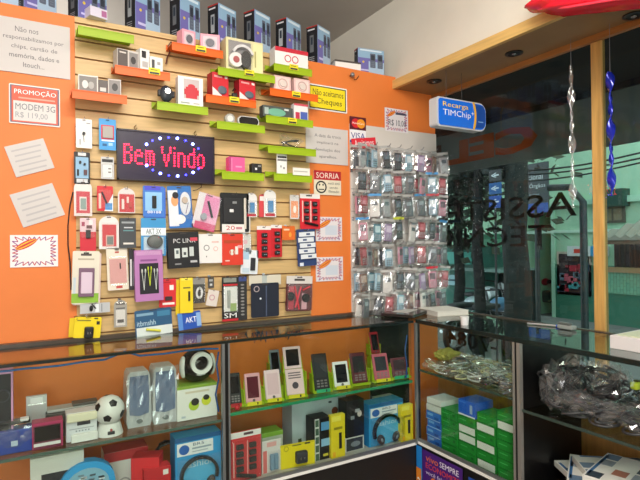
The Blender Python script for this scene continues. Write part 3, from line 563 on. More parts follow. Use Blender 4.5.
sbox('robot_speaker_box', 'white box with a red figure shape on a grey picture, right of the webcam', 'product box', 178, 203, 77, TR[6], 2.49, .05, '#eeeae6', [(.22, .08, .84, .74, '#c3b4b4'), (.3, .34, .76, .72, '#c82a38'), (.38, .24, .68, .4, ('disc', '#c82a38')), (.1, .86, .45, .9, '#9aa49a'), (.6, .86, .85, .9, '#b9b4b0')], parts=[('printed_limb', 'box', .24, .42, .32, .6, .003, '#c82a38'), ('printed_limb', 'box', .74, .42, .82, .6, .003, '#c82a38')])
for px0, px1, py, lab in ((212, 229, 73, 'red and white mouse box at the left end of its orange tray'), (239, 256, 80, 'red and white mouse box at the right end of its orange tray')):
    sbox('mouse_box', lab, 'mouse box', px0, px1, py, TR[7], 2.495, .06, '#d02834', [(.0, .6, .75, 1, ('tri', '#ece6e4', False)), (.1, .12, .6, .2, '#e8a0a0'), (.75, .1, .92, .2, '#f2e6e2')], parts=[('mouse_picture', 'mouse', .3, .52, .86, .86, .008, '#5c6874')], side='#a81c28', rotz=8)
t = thing('small_charger', 'small knobbly black charger between the two red mouse boxes', 'charger', (hit(1, 2.52, 234.5, 90).x, 2.52, TR[7]))
MB().box((0, 0, .02), (.03, .025, .04), '#2c2a22', .006).build('charger_body', t); MB().tube([(.01, 0, .04), (.016, 0, .055), (0, 0, .066), (-.01, 0, .05)], .004, '#2c2a22').build('lead', t)
for px0, px1, py, lab in ((274, 291, 76, 'clear and pink speaker box beside the cord loop'), (294, 310, 79, 'clear and pink speaker box nearest the yellow sign')):
    sbox('speaker_box', lab, 'product box', px0, px1, py, TR[8], 2.495, .05, '#e2bcb8', [(.1, .1, .9, .9, '#ecd2cc'), (.22, .2, .8, .8, ('ring', '#c8a8a0'))], parts=[('speaker_cone', 'disc', .32, .3, .7, .7, .006, '#d8ccc4')])
o = MB().tube([(hit(1, 2.56, 264+6*math.cos(a*.6), 92+4*math.sin(a*.6)).x, 2.56, hit(1, 2.56, 264+6*math.cos(a*.6), 92+4*math.sin(a*.6)).z) for a in range(13)], .002, '#8e7c30').build('wire_loop'); tag(o, 'thin loop of olive wire left of the clear pink speaker boxes', 'wire')
t = thing('mini_speaker', 'small round silver speaker on the lime tray below the mouse boxes', 'speaker', (hit(1, 2.50, 230, 118).x, 2.51, TR[9]))
MB().disc(0, .027, .026, -.012, .012, mat('#a9a8a0', .3)).build('speaker_body', t); MB().disc(0, .027, .016, -.015, -.012, '#dcdcd8').build('speaker_cone', t)
MB().box((0, 0, .003), (.03, .03, .006), GRY).build('foot', t)
t = thing('music_player', 'black oblong player with a white rounded rim on a lime tray', 'music player', (hit(1, 2.49, 249, 120).x, 2.495, TR[9]))
MB().rr(-.058, 0, .058, .048, .022, 0, .02, '#d8d8d4').build('rim', t); MB().rr(-.053, .004, .053, .044, .019, -.003, 0, BLACKG).build('screen', t)
sbox('memory_kit_box', 'flat dark box with teal picture, left on the lime tray under the clear speaker boxes', 'product box', 263, 293, 106.5, TR[10], 2.485, .05, '#4c5350', [(.15, .2, .75, .9, ('disc', '#6fae94')), (.05, .2, .18, .8, '#a8b8b0'), (.7, .15, .85, .3, '#d8dcd8')])
sbox('chip_box', 'white card box with red and blue squares beside the flat dark box', 'product box', 294, 308, 104, TR[10], 2.50, .04, '#e8e6e6', [(.1, .5, .4, .9, '#c23050'), (.45, .45, .95, .9, '#4a62b4'), (0, 0, 1, .12, '#d05060')])
def bag_mesh(seed, w, d, h, m=None, sub=3):
    rnd = random.Random(seed); bm = bmesh.new(); bmesh.ops.create_icosphere(bm, subdivisions=sub, radius=.5)
    dirs = [Vector((rnd.gauss(0, 1), rnd.gauss(0, 1), rnd.gauss(0, 1))).normalized() for _ in range(9)]
    spikes = [(Vector((rnd.gauss(0, 1), rnd.gauss(0, 1), abs(rnd.gauss(.3, .7)))).normalized(), rnd.uniform(.15, .5)) for _ in range(7)]
    for v in bm.verts:
        n = v.co.normalized(); q = .82+.10*math.sin(13*n.dot(dirs[0])+3*n.dot(dirs[1]))+.07*abs(math.sin(17*n.dot(dirs[2])+2*n.dot(dirs[3])))+.05*math.sin(29*n.dot(dirs[4]))+rnd.uniform(-.09, .09)
        for k, a in spikes: q += a*max(0, (n.dot(k)-.8)/.2)**2
        v.co = Vector((n.x*w/2*q, n.y*d/2*q, n.z*h/2*q+h/2))
        if v.co.z < 0: v.co.z = 0
    return MB().bmadd(bm, m or BAG)
def cable_mesh(seed, w, d, h, col, n=60, r=.0022):
    rnd = random.Random(seed); pts = []
    p1, p2, p3 = rnd.uniform(2, 3.5), rnd.uniform(1.5, 3), rnd.uniform(.7, 1.4)
    for i in range(n):
        a = i*.45; q = .75+.25*math.sin(p3*i*.3)
        pts.append((w*.42*q*math.cos(a*p1*.3+seed), d*.4*q*math.sin(a*p2*.3), h*(.45+.3*math.sin(a*.37*p3))))
    return MB().tube(pts, r, col, 5)
def bagged(name, label, cat, loc, dims, col, seed, rot=0, group=None, bagm=None, r=.0022, n=60):
    t = thing(name, label, cat, loc, rot, group); cable_mesh(seed, *dims, col, n=n, r=r).build('cable', t); bag_mesh(seed, *dims, bagm).build('plastic_bag', t); return t
p = hit(1, 2.52, 290, 147)
bagged('cable_bag', 'clear bag stuffed with black cable on a lime tray', 'bagged cable', (p.x, 2.52, TR[11]), (.13, .08, .07), BLACK, 3, r=.004)
sbox('music_player_box', 'bright pink box on the lime tray right of the light sign', 'product box', 229, 245, 157, TR[12], 2.49, .05, '#e05894', [(.15, .1, .2, .9, '#f08ab8'), (.4, .55, .8, .65, '#ee94bc'), (0, 0, .12, 1, '#b83a74')])
sbox('tiny_box', 'tiny black cube box with a white dot right of the pink box', 'product box', 252, 262, 163.5, TR[12], 2.495, .04, '#1e1d1e', [(.3, .4, .5, .6, '#e8e8e8'), (.6, .15, .9, .3, '#8a8a8a')])
sbox('card_pack', 'upright white card with a black and grey header on the lowest right lime tray', 'product box', 277, 287, 154, TR[13], 2.495, .012, '#e9e8e6', [(.05, .1, .95, .2, '#2c2c2c'), (.05, .24, .95, .34, '#7a7a7a'), (.3, .55, .45, .65, '#a0a0a0'), (.6, .62, .75, .72, '#888888')])
sbox('paper_strip', 'low white paper strip reaching from the lowest right lime tray towards the smiley sign', 'label', 293, 310, 168, TR[13], 2.47, .003, '#ebe8e0', [(.05, .4, .85, .55, '#b9b4ac')], bodyname='strip')
for (px, py, lab) in ((154.5, 71.5, 'the upper left orange tray'), (201, 49, 'the topmost orange tray'), (249.5, 73, 'the lime tray of the cream headphone box'), (294, 67.5, 'the upper right lime tray'),
                      (234.5, 100, 'the orange tray of the mouse boxes'), (296.5, 94.5, 'the orange tray of the clear speaker boxes'), (292.5, 121, 'the lime tray of the flat dark box'), (293, 1, '')):
    if not lab: continue
    p = hit(1, TY-.006, px, py); mb = MB(); mb.b2(-.026, 0, -.014, .026, .002, .016, '#e9d91e'); mb.rect(-.022, -.012, .022, -.003, -.0004, '#2d3236')
    mb.rect(-.018, .005, .014, .009, -.0004, '#6a6410'); mb.b2(-.01, .002, .0, .01, .012, .004, '#e9d91e')
    tag(mb.build('price_tag', None, (p.x, TY-.006, p.z)), 'yellow and black price tag clipped to ' + lab, 'price tag')

# ================================================================ CORDLESS PHONE BOXES ON TOP OF THE PARTITION
def phone_box_mesh(par, w, d, h, style):
    mb = MB(); mb.b2(-w/2, 0, 0, w/2, d, h, '#8296c8', .002)
    y = -.0003
    mb.rect(-w/2+.002, h*.62, w/2-.002, h-.002, y, '#8fb4d0'); mb.rect(-w/2+.002, .002, w/2-.002, h*.62, y, '#6f6ab0'); mb.rect(-w*.1, .002, w/2-.002, h*.5, y-.0002, '#a9c4dc')
    mb.rect(-w*.42, h*.9, w*.4, h*.96, y-.0004, '#d6e6f2')
    mb.disc(-w*.3, h*.45, .007, y-.0006, y, '#e0c440')
    mb.rect(-w*.4, h*.1, -w*.1, h*.16, y-.0004, '#c8c4ea')
    mb.b2(-w/2-.0008, .001, .001, -w/2, d-.001, h-.001, '#131217')
    xs = -w/2-.0012
    mb.add([(xs, d-.01, h*.88), (xs, .02, h*.88), (xs, .02, h*.92), (xs, d-.01, h*.92)], [(0, 1, 2, 3)], '#cfcfd2')
    mb.add([(xs, d*.7, h*.3), (xs, d*.35, h*.3), (xs, d*.35, h*.75), (xs, d*.7, h*.75)], [(0, 1, 2, 3)], '#a9adb0' if style else '#6a6c70')
    mb.add([(xs-.0004, d*.62, h*.5), (xs-.0004, d*.43, h*.5), (xs-.0004, d*.43, h*.7), (xs-.0004, d*.62, h*.7)], [(0, 1, 2, 3)], '#24303c')
    mb.b2(-w/2-.001, .001, h-.008, -w/2, d, h-.002, '#b8302c')
    for q in range(3): mb.add([(xs, d*.8, h*(.06+.05*q)), (xs, d*.3, h*(.06+.05*q)), (xs, d*.3, h*(.08+.05*q)), (xs, d*.8, h*(.08+.05*q))], [(0, 1, 2, 3)], '#9a9a9e')
    mb.build('box_body', par)
    for q in (0, 1):
        cx = w*(.06+.28*q); m2 = MB(); m2.rr(cx-w*.1, h*.25, cx+w*.1, h*.82, .004, -.0016, -.0006, '#5c6478'); m2.rect(cx-w*.07, h*.55, cx+w*.07, h*.76, -.002, '#2c3440')
        for r_ in range(3): m2.rect(cx-w*.06, h*(.3+.07*r_), cx+w*.06, h*(.34+.07*r_), -.002, '#6a7684')
        m2.build('printed_handset', par)
BX = [(10, -6, 'leftmost phone box on the partition, cut by the photo edge'), (46, -2, 'second phone box from the left edge on top of the partition'), (98, 6, 'third phone box from the left, above the empty lime tray'),
      (153, 16, 'fourth phone box from the left, above the upper left orange tray'), (195, 20, 'fifth phone box from the left, behind the pink speaker boxes'), (232, 26, 'sixth phone box from the left, above the cream headphone box'),
      (267, 30, 'seventh phone box from the left, above the cream box corner'), (298, 37, 'eighth phone box from the left, above the red and white box'), (328, 42, 'ninth phone box from the left, beside the low white box')]
tops = [-20, -16, -12, -10, -3, 7, 13, 21, 28]
for i, (px, _, lab) in enumerate(BX):
    Y = 2.61; base = hit(1, Y, px, 40); w = .145 if i < 4 else .132; d = .085 if i < 4 else .08
    top = hit(1, Y, px, tops[i]).z; h = max(.16, min(.235, top-TOP))
    t = thing('phone_box', 'black and violet ' + lab, 'phone box', (base.x-.02, Y+.012, TOP), math.radians(25 if i else 12), 'cordless phone boxes on top of the partition')
    phone_box_mesh(t, w, d, h, i % 2)
p0 = hit(1, 2.62, 337, 62).x; p1 = hit(1, 2.62, 361, 70).x
t = thing('white_carton', 'low white carton lying between the two rightmost phone boxes', 'carton', ((p0+p1)/2, 2.63, TOP), math.radians(-8)); MB().b2(-(p1-p0)/2, 0, 0, (p1-p0)/2, .09, .055, '#e9e6e0', .002).rect(-(p1-p0)/2+.004, .004, (p1-p0)/2-.004, .05, -.0004, '#f2f0ec').build('box_body', t)
MB().b2(-(p1-p0)/2, -.001, .046, (p1-p0)/2, .09, .057, '#4a4440').build('lid', t)
p0 = hit(1, 2.62, 359, 60).x; p1 = hit(1, 2.62, 383, 60).x
t = thing('phone_box', 'violet and pale blue phone box at the partition end beside the white bulkhead', 'phone box', ((p0+p1)/2, 2.62, TOP), math.radians(-8), 'cordless phone boxes on top of the partition')
phone_box_mesh(t, p1-p0, .05, .155, 0); MB().b2((p1-p0)/2, .001, .001, (p1-p0)/2+.001, .049, .153, '#5c6c70').build('side_panel', t)
p = hit(1, 2.60, 98, 27)
t = thing('small_white_carton', 'small white and lilac carton overhanging the partition above the empty lime tray', 'carton', (p.x, 2.56, TOP), math.radians(18)); MB().b2(-.04, 0, 0, .04, .09, .045, '#dcd6e6', .002).rect(.012, .008, .036, .036, -.0005, '#b06a9a').build('box_body', t)
# small camera on the orange board
p = hit(1, 2.58, 352, 75)
t = thing('wall_camera', 'tiny silver camera with a dark wire high on the right orange board', 'camera', (p.x, 2.575, p.z-.012))
MB().sph((0, 0, .012), .014, mat('#8a8a8c', .3, .6)).build('camera_body', t); MB().cyl((0, .0, .012), (0, .025, .012), .005, BLACK).build('mount', t)
MB().tube([(.01, 0, .0), (.02, .01, -.012), (.04, .015, -.004), (.06, .02, .02)], .002, BLACK).build('wire', t)

# ================================================================ PHONE POUCHES ON THE WHITE PANEL
def pouch(idx, col, scr, hdr):
    t = thing('phone_pouch', 'x', 'phone pouch', (0, 0, 0))
    MB().b2(-.036, -.002, .115, .036, .002, .128, hdr).build('header_card', t)
    if idx % 3 == 2:
        pc = MB().box((0, 0, .052), (.052, .012, .095), col, .004).build('phone_case', t); MB().box((0, -.0065, .075), (.03, .001, .02), scr).build('screen', pc)
    else:
        pc = MB().box((0, 0, .054), (.046, .012, .092), col, .005).build('phone_case', t); MB().rect(-.016, .055, .016, .09, -.0064, scr).build('screen', pc); mb = MB()
        for r_ in range(3):
            for q in range(3): mb.rect(-.016+.012*q, .015+.011*r_, -.008+.012*q, .021+.011*r_, -.0064, '#9a9a9e' if idx % 2 else '#55555a')
        mb.build('keypad', pc)
    # crinkled clear pouch
    rnd = random.Random(idx); n = 7; vs = []; fs = []
    for s_ in (-1, 1):
        for i in range(n):
            for j in range(n):
                u = i/(n-1)-.5; v = j/(n-1); e = min(1, 4*min(.5-abs(u), .5-abs(v-.5)))
                vs.append((u*.078, s_*(.0012+.011*e**.6)+rnd.uniform(-.0022, .0022), v*.118-.004))
    for s_ in (0, 1):
        for i in range(n-1):
            for j in range(n-1):
                a = s_*n*n+i*n+j; fs.append((a, a+1, a+n+1, a+n) if s_ else (a, a+n, a+n+1, a+1))
    MB().add(vs, fs, FILM).build('clear_sleeve', t); t.scale = (1.12, 1.12, 1.12); return t
PC = [('black', '#1b1b20', '#4d5a68'), ('pink', '#c98499', '#5a4a58'), ('silver', '#a5a8ac', '#56646e'), ('dark red', '#8e2430', '#c0606a'), ('pale blue', '#8fb2c6', '#dde8ee'), ('white', '#d9d6d2', '#4e565e'), ('brown', '#6c4a3c', '#a58a78'), ('lilac', '#9a7fa8', '#cfc0d8'), ('grey', '#5c6268', '#9aa6ae'), ('teal', '#4a7f90', '#b8d4da')]
srcs = {}
HD = {'white': '#b9b7b4', 'blue': '#4a93cc', 'red': '#c8283a', 'yellow': '#cfd83a'}
rows = [2.035, 1.895, 1.755, 1.605, 1.455, 1.302, 1.165]
rown = ['top', 'second', 'third', 'fourth', 'fifth', 'sixth', 'bottom']; coln = ['first', 'second', 'third', 'fourth', 'fifth', 'sixth', 'seventh', 'eighth']
LAY = [[2, 4, 0, 0, 4, 7, 6, 2], [0, 8, 4, 3, 8, 1, 4, 3], [3, 5, 2, 0, 8, 8, 4, 1], [1, 9, 7, 0, 5, 3, 0, 8], [3, 6, 4, 1, 7, 3, 8, 8], [6, 4, 5, 0, 8, 7, 1, 3], [8, 0, 3, 4, 6, 5, 0, 8]]
prng = random.Random(11); ph_src = None
for r, zt in enumerate(rows):
    for c_ in range(8):
        x = 1.71+c_*.088+prng.uniform(-.008, .008)
        if r == 0: x += .02*(c_ > 5)
        zz = zt-.145+prng.uniform(-.012, .006)
        # hook
        if ph_src is None:
            mb = MB(); mb.tube([(0, 0, 0), (0, -.13, 0), (0, -.145, .012)], .002, CHROME, 6); mb.box((0, .001, 0), (.016, .004, .022), CHROME)
            ph_src = tag(mb.build('display_hook', None, (x, YB-.016, zt-.008)), 'long chrome hook on the white panel carrying phone pouches', 'hook', 'chrome hooks on the white panel')
        else:
            o = ph_src.copy(); C.objects.link(o); o.location = (x, YB-.016, zt-.008)
        for layer in range(2):
            if layer == 1 and (r == 1 and c_ == 0 or prng.random() < .15): continue
            ci = LAY[r][c_] if layer == 0 else prng.randrange(10)
            hk_ = 'white' if layer or prng.random() < .8 else prng.choice(['blue', 'red', 'yellow'])
            if layer == 0: hk_ = {(1, 6): 'blue', (2, 1): 'blue', (2, 6): 'red', (3, 0): 'blue', (3, 3): 'yellow', (3, 7): 'blue', (2, 5): 'blue', (5, 6): 'red'}.get((r, c_), 'white')
            Y = 2.475 if layer == 0 else 2.535
            ang = (0, math.radians(prng.uniform(-7, 7)), math.radians(prng.uniform(-32, 26)))
            lab = f"{'clear pouch' if layer == 0 else 'rear clear pouch'} with {PC[ci][0]} phone case, {coln[c_]} from left, {rown[r]} row of white panel"
            key = (ci, hk_)
            if key not in srcs:
                s_ = pouch(ci, PC[ci][1], PC[ci][2], HD[hk_]); srcs[key] = s_
                s_.location = (x, Y, zz); s_.rotation_euler = ang; s_['label'] = lab; s_['group'] = 'phone pouches on the white panel'
            else: dup(srcs[key], (x, Y, zz), lab, 'phone pouches on the white panel', ang)

# ================================================================ GLASS COUNTERS
CT = 1.02; FY = 2.255; FX = 1.901
GLT = mat('#f5faf7', .02, kind='glass'); ALU = mat('#8d9192', .35, .7); DKT = mat('#0e0f10', .3)
GREENE = mat('#2f6a58', .1)
t = thing('glass_counter', 'long low glass display counter in front of the slatted wall with a white striped base', 'display counter', (0.3, FY, 0))
def P_(name, mb, par): return mb.build(name, par, (-par.location.x, -par.location.y, -par.location.z))
P_('glass_top', MB().b2(-1.2, FY-.012, CT-.008, 2.36, YB-.036, CT, mat('#dbe4de', .01, kind='glass')), t)
P_('top_edge', MB().b2(-1.2, FY-.0125, CT-.018, FX-.02, FY-.002, CT-.006, mat('#16211f', .2)), t)
P_('front_glass', MB().b2(-1.2, FY-.004, .35, .772, FY, CT-.018, GLT), t)
P_('front_glass', MB().b2(.808, FY-.004, .35, FX-.03, FY, CT-.018, GLT), t)
for xx in (.789, ):
    P_('post', MB().b2(xx-.018, FY-.01, .335, xx-.006, FY+.012, CT-.018, ALU).b2(xx-.006, FY-.008, .335, xx+.010, FY+.01, CT-.018, DKT).b2(xx+.010, FY-.01, .335, xx+.018, FY+.012, CT-.018, ALU), t)
P_('shelf', MB().b2(-1.2, FY+.005, .648, .786, YB-.003, .656, mat('#dfe9e4', .03, kind='glass')).b2(-1.2, FY+.004, .646, .786, FY+.007, .658, mat('#4e6258', .2)), t)
P_('shelf', MB().b2(.793, FY+.005, .668, FX-.02, YB-.003, .676, mat('#d0ecdc', .03, kind='glass')).b2(.793, FY+.002, .665, FX-.02, FY+.007, .679, mat('#2f8f62', .15)), t)
P_('bottom_board', MB().b2(-1.2, FY+.0, .322, FX-.0, YB-.003, .336, mat('#b9b4ac', .5)), t)
P_('trim_strip', MB().b2(-1.2, FY-.01, .319, FX-.004, FY, .333, mat('#f0eee8', .4)).b2(-1.2, FY-.008, .333, FX-.004, FY, .350, ALU), t)
P_('base_panel', MB().b2(-1.2, FY+.0, 0, FX, FY+.02, .319, mat('#1a1714', .5)), t)
P_('end_panel', MB().b2(1.83, YB-.01, .338, 2.13, YB-.003, CT-.02, mat('#14120f', .4)), t)
t2 = thing('glass_counter', 'glass display counter under the window with bags on its shelves and a black divider', 'display counter', (2.1, 1.5, 0))
P_('glass_top', MB().b2(FX-.002, -.6, CT-.008, 2.36, FY-.014, CT, mat('#dbe4de', .01, kind='glass')), t2)
P_('top_edge', MB().b2(FX-.008, -.6, CT-.02, FX+.002, FY-.014, CT+.001, mat('#16211f', .2)), t2)
P_('rear_edge', MB().b2(2.335, -.6, CT-.02, 2.36, YB-.04, CT+.004, mat('#4c463e', .25)), t2)
P_('front_glass', MB().b2(FX, 1.584, .36, FX+.004, FY-.03, CT-.02, GLT), t2)
P_('corner_post', MB().b2(FX-.016, FY-.024, .33, FX-.002, FY-.010, CT-.018, ALU).b2(FX-.002, FY-.024, .33, FX+.014, FY-.004, CT-.018, DKT), t2)
P_('post', MB().b2(FX-.008, 1.543, .26, FX+.012, 1.560, CT-.02, mat('#a9a6a0', .3, .6)).b2(FX-.006, 1.560, .26, FX+.01, 1.571, CT-.02, DKT).b2(FX-.008, 1.571, .26, FX+.012, 1.583, CT-.02, mat('#a9a6a0', .3, .6)), t2)
P_('divider', MB().b2(FX+.012, 1.545, .26, 2.33, 1.563, CT-.02, mat('#0d0d0e', .3)), t2)
P_('shelf', MB().b2(FX+.006, 1.565, .735, 2.33, FY-.03, .743, mat('#dfe8e3', .03, kind='glass')).b2(FX+.004, 1.565, .733, FX+.008, FY-.03, .745, mat('#39463f', .2)), t2)
P_('shelf', MB().b2(FX+.006, -.6, .698, 2.33, 1.543, .706, mat('#dfe8e3', .03, kind='glass')).b2(FX+.004, -.6, .696, FX+.009, 1.543, .708, mat('#39463f', .2)), t2)
P_('bottom_board', MB().b2(FX, -.6, .322, 2.36, FY-.03, .336, mat('#3b3630', .5)), t2)
P_('trim_strip', MB().b2(FX-.008, 1.565, .330, FX+.002, FY-.012, .343, mat('#f0eee8', .4)).b2(FX-.004, 1.565, .343, FX+.004, FY-.012, .362, ALU), t2)
P_('base_panel', MB().b2(FX+.002, -.6, 0, FX+.02, FY-.002, .322, mat('#0f0e0e', .5)), t2)
P_('shelf_leg', MB().cyl((2.24, 1.05, .336), (2.24, 1.05, .697), .018, mat('#8a8378', .35, .6)), t2)

def cab(name, label, cat, px0, px1, pytop, zb, Y, depth, base, **k): return sbox(name, label, cat, px0, px1, pytop, zb, Y, depth, base, **k)
S1, SB, S2 = .657, .337, .677
# ---- upper shelf, left bay
t, w, h = cab('stereo_speaker', 'pink framed black speaker at the left edge of the upper counter shelf', 'speaker', -8, 13, 371, S1, 2.33, .09, '#d79ac4', pats=[(.06, .04, .9, .97, '#1a1a20')])
for q in (.3, .68): MB().disc(-.0, h*(1-q), w*.3, -.008, 0, BLACK).ring(0, h*(1-q), w*.36, .006, -.004, 0, '#3a3a46').build('speaker_cone', t)
t, w, h = cab('clear_pack', 'upright clear and white plastic pack with a blue foot on the upper counter shelf', 'blister pack', 26, 47, 396, S1, 2.46, .02, '#d3d3d4', pats=[(.1, .82, .9, .95, '#5aa8d4'), (.2, .04, .8, .2, '#f4f4f4')]); MB().box((0, -.012, h*.45), (w*.9, .022, h*.8), BLIST, .004).build('blister', t)
x = hit(1, 2.29, 14, 440).x
t = thing('bagged_pouch', 'shiny clear bag around a deep blue box at the left end of the upper shelf', 'bagged box', (x, 2.34, S1)); MB().box((0, 0, .045), (.125, .07, .09), '#1f3f9c', .006).rect(-.01, .03, .012, .05, -.0358, '#cfe0f4').build('blue_box', t); bag_mesh(21, .17, .12, .12).build('plastic_bag', t)
t = thing('mp_player', 'small black and white gadget lying on top of the bagged blue box', 'gadget', (x+.005, 2.34, S1+.105)); MB().box((0, 0, .008), (.10, .04, .014), BLACK, .004).box((.03, -.001, .012), (.03, .038, .012), '#e6e6e6', .003).build('gadget_body', t)
cab('screen_box', 'box with magenta edges and glossy black screen beside the silver radio', 'product box', 32, 63, 422, S1, 2.30, .06, '#b02a5c', pats=[(.04, .1, .94, .98, '#6c1838'), (.08, .14, .9, .7, mat('#121014', .08)), (.05, .76, .92, .88, '#e9e6e6')], topc='#a84060')
t, w, h = cab('radio', 'silver desktop radio with a dark display and white button row on the upper shelf', 'radio', 66, 97, 412, S1, 2.32, .07, mat('#d9dbe0', .3), pats=[(.35, .32, .78, .46, '#34323a'), (.1, .55, .9, .58, '#a8acb4')] + [(.3+.1*q, .62, .35+.1*q, .67, '#8f939c') for q in range(5)])
MB().box((0, -.006, h*.84), (w*.98, .014, h*.3), mat('#e6dfc4', .3), .005).build('top_panel', t); MB().b2(-w*.35, -.02, .0, w*.5, 0, h*.28, '#ecebe6', .002).build('button_tray', t)
t = thing('player_stack', 'flat dark and silver players lying behind the silver radio', 'music player', (hit(1, 2.45, 72, 410).x, 2.45, S1)); MB().box((0, 0, .05), (.2, .08, .1), '#4c4a46', .004).box((0, 0, .108), (.19, .07, .012), '#b9b9b6', .003).build('player_body', t); MB().box((.05, -.002, .12), (.1, .06, .01), '#5c5a56', .003).build('lid', t)
# football speaker
p = hit(1, 2.33, 110, 430); t = thing('football_speaker', 'white and black speaker shaped like a football on a round base', 'speaker', (p.x, 2.345, S1))
R_ = .062; mb = MB(); mb.sph((0, 0, .10), R_, mat('#e8e6e2', .3)); mb.build('ball', t)
ico = [Vector(v).normalized() for v in [(0, -1, 1.618), (0, -1, -1.618), (0, 1, 1.618), (-1, -1.618, 0), (1, -1.618, 0), (-1.618, 0, 1), (1.618, 0, 1), (-1.618, 0, -1), (1.618, 0, -1), (-1, 1.618, 0), (1, 1.618, 0), (0, 1, -1.618)]]
rotm = Matrix.Rotation(.35, 3, 'X') @ Matrix.Rotation(.3, 3, 'Z')
for v in ico:
    v = rotm @ v; a = v.orthogonal().normalized(); b = v.cross(a); c0 = Vector((0, 0, .10))
    ring_ = [c0+(v+(a*math.cos(2*PI*i/5)+b*math.sin(2*PI*i/5))*.30).normalized()*(R_*1.012) for i in range(5)]
    MB().add([c0+v*R_*1.02]+ring_, [(0, i+1, (i+1) % 5+1) for i in range(5)], BLACK).build('black_patch', t)
MB().cyl((0, 0, 0), (0, 0, .05), .055, mat('#e4e2de', .3), 24, r2=.042).build('round_base', t); MB().box((0, -.052, .018), (.028, .006, .014), '#3a3a3e', .002).disc(.0, .03, .005, -.056, -.05, '#a84848').build('control_strip', t)
for px, py, Y, lab in ((138, 373, 2.37, 'silver computer speaker with blue cloth grille in plastic, left of the pair'), (164, 368, 2.36, 'silver computer speaker with blue cloth grille in plastic, right of the pair')):
    a = hit(1, Y, px-12, 400).x; b = hit(1, Y, px+13, 400).x; w = b-a; h = hit(1, Y, px, py-2).z-S1
    t = thing('computer_speaker', lab, 'speaker', ((a+b)/2, Y, S1), 0, 'silver computer speakers')
    pts = [(-w*.44, 0), (w*.44, 0), (w*.5, h*.1), (w*.48, h*.6), (w*.44, h*.93), (w*.36, h), (-w*.36, h), (-w*.44, h*.93), (-w*.48, h*.6), (-w*.5, h*.1)]
    MB().prism(pts, -.012, .09, mat('#c6c8ca', .3)).build('casing', t)
    g = [(-w*.38, h*.24), (0, h*.2), (w*.38, h*.24), (w*.40, h*.6), (w*.36, h*.92), (-w*.36, h*.92), (-w*.40, h*.6)]
    MB().prism(g, -.017, -.012, mat('#5f7398', .7)).build('grille', t)
    MB().disc(0, h*.11, w*.12, -.022, -.012, mat('#9aa0a4', .25, .6), rz=.7).build('knob', t)
    rnd = random.Random(px); mb = MB(); n = 9; vs = []
    for i in range(n):
        for j in range(n): vs.append(((i/(n-1)-.5)*w*1.06, -.022+rnd.uniform(-.006, .002), j/(n-1)*h*1.01))
    MB().add(vs, [(i*n+j, (i+1)*n+j, (i+1)*n+j+1, i*n+j+1) for i in range(n-1) for j in range(n-1)], FILM).build('plastic_wrap', t)
t, w, h = cab('ball_speaker_box', 'large white box with green top picturing two yellow green ball speakers', 'product box', 177, 217, 385, S1, 2.33, .15, '#eceae4', pats=[(0, 0, 1, .08, '#8fae3c'), (.2, .16, .8, .22, '#d8ccb4'), (.28, .42, .54, .74, ('disc', '#b5cf3a')), (.34, .38, .54, .6, ('disc', '#23231c')), (.6, .34, .84, .64, ('disc', '#d6dc3c')), (.64, .32, .8, .48, ('disc', '#23231c')), (.1, .86, .2, .92, '#b9c4cc')], topc='#7fa832')
zt = S1+h
p = hit(1, 2.40, 197, 380); t = thing('penguin_speaker', 'round black and white ball speaker on top of the green topped box', 'speaker', (p.x, 2.40, zt+.0005))
MB().sph((0, 0, .075), .082, mat('#141416', .2), (1, .9, .93), u=24, v=16).build('ball_body', t)
MB().ring(0, .098, .05, .018, -.082, -.06, mat('#ecece8', .25), 24).build('white_ring', t)
for s_ in (-1, 1): MB().sph((s_*.068, -.012, .075), .03, mat('#ecece8', .25), (.6, .9, 1.7)).build('white_side', t)
MB().sph((0, -.066, .045), .012, mat('#dddddd', .2), (1.8, .5, .6)).build('badge', t)
# blue light cable under the front top edge
pts = [hit(1, 2.262, a, b) for a, b in ((-12, 373), (10, 371), (25, 369), (40, 368), (60, 366), (85, 362), (105, 360), (125, 352), (140, 356), (165, 354), (185, 351), (205, 349), (219, 349))]
o = MB().tube([(q.x, 2.270, q.z) for q in pts], .0045, mat('#2a6fb8', .25)).build('blue_cable'); tag(o, 'blue tube cable strung along under the top edge of the left counter bay', 'cable')
pts = [hit(1, 2.262, a, b) for a, b in ((219, 352), (217, 365), (219, 380), (216, 395), (219, 412))]
o = MB().tube([(q.x, 2.268, q.z) for q in pts], .004, mat('#28508c', .25)).build('blue_cable'); tag(o, 'blue cable hanging down beside the middle post of the left counter', 'cable')
pts = [hit(1, 2.285, a, b) for a, b in ((407, 335), (405, 350), (407, 365), (406, 378))]
o = MB().tube([(q.x, 2.285, q.z) for q in pts], .004, mat('#28508c', .25)).build('blue_cable'); tag(o, 'blue cable hanging beside the corner post in the dark bay', 'cable')
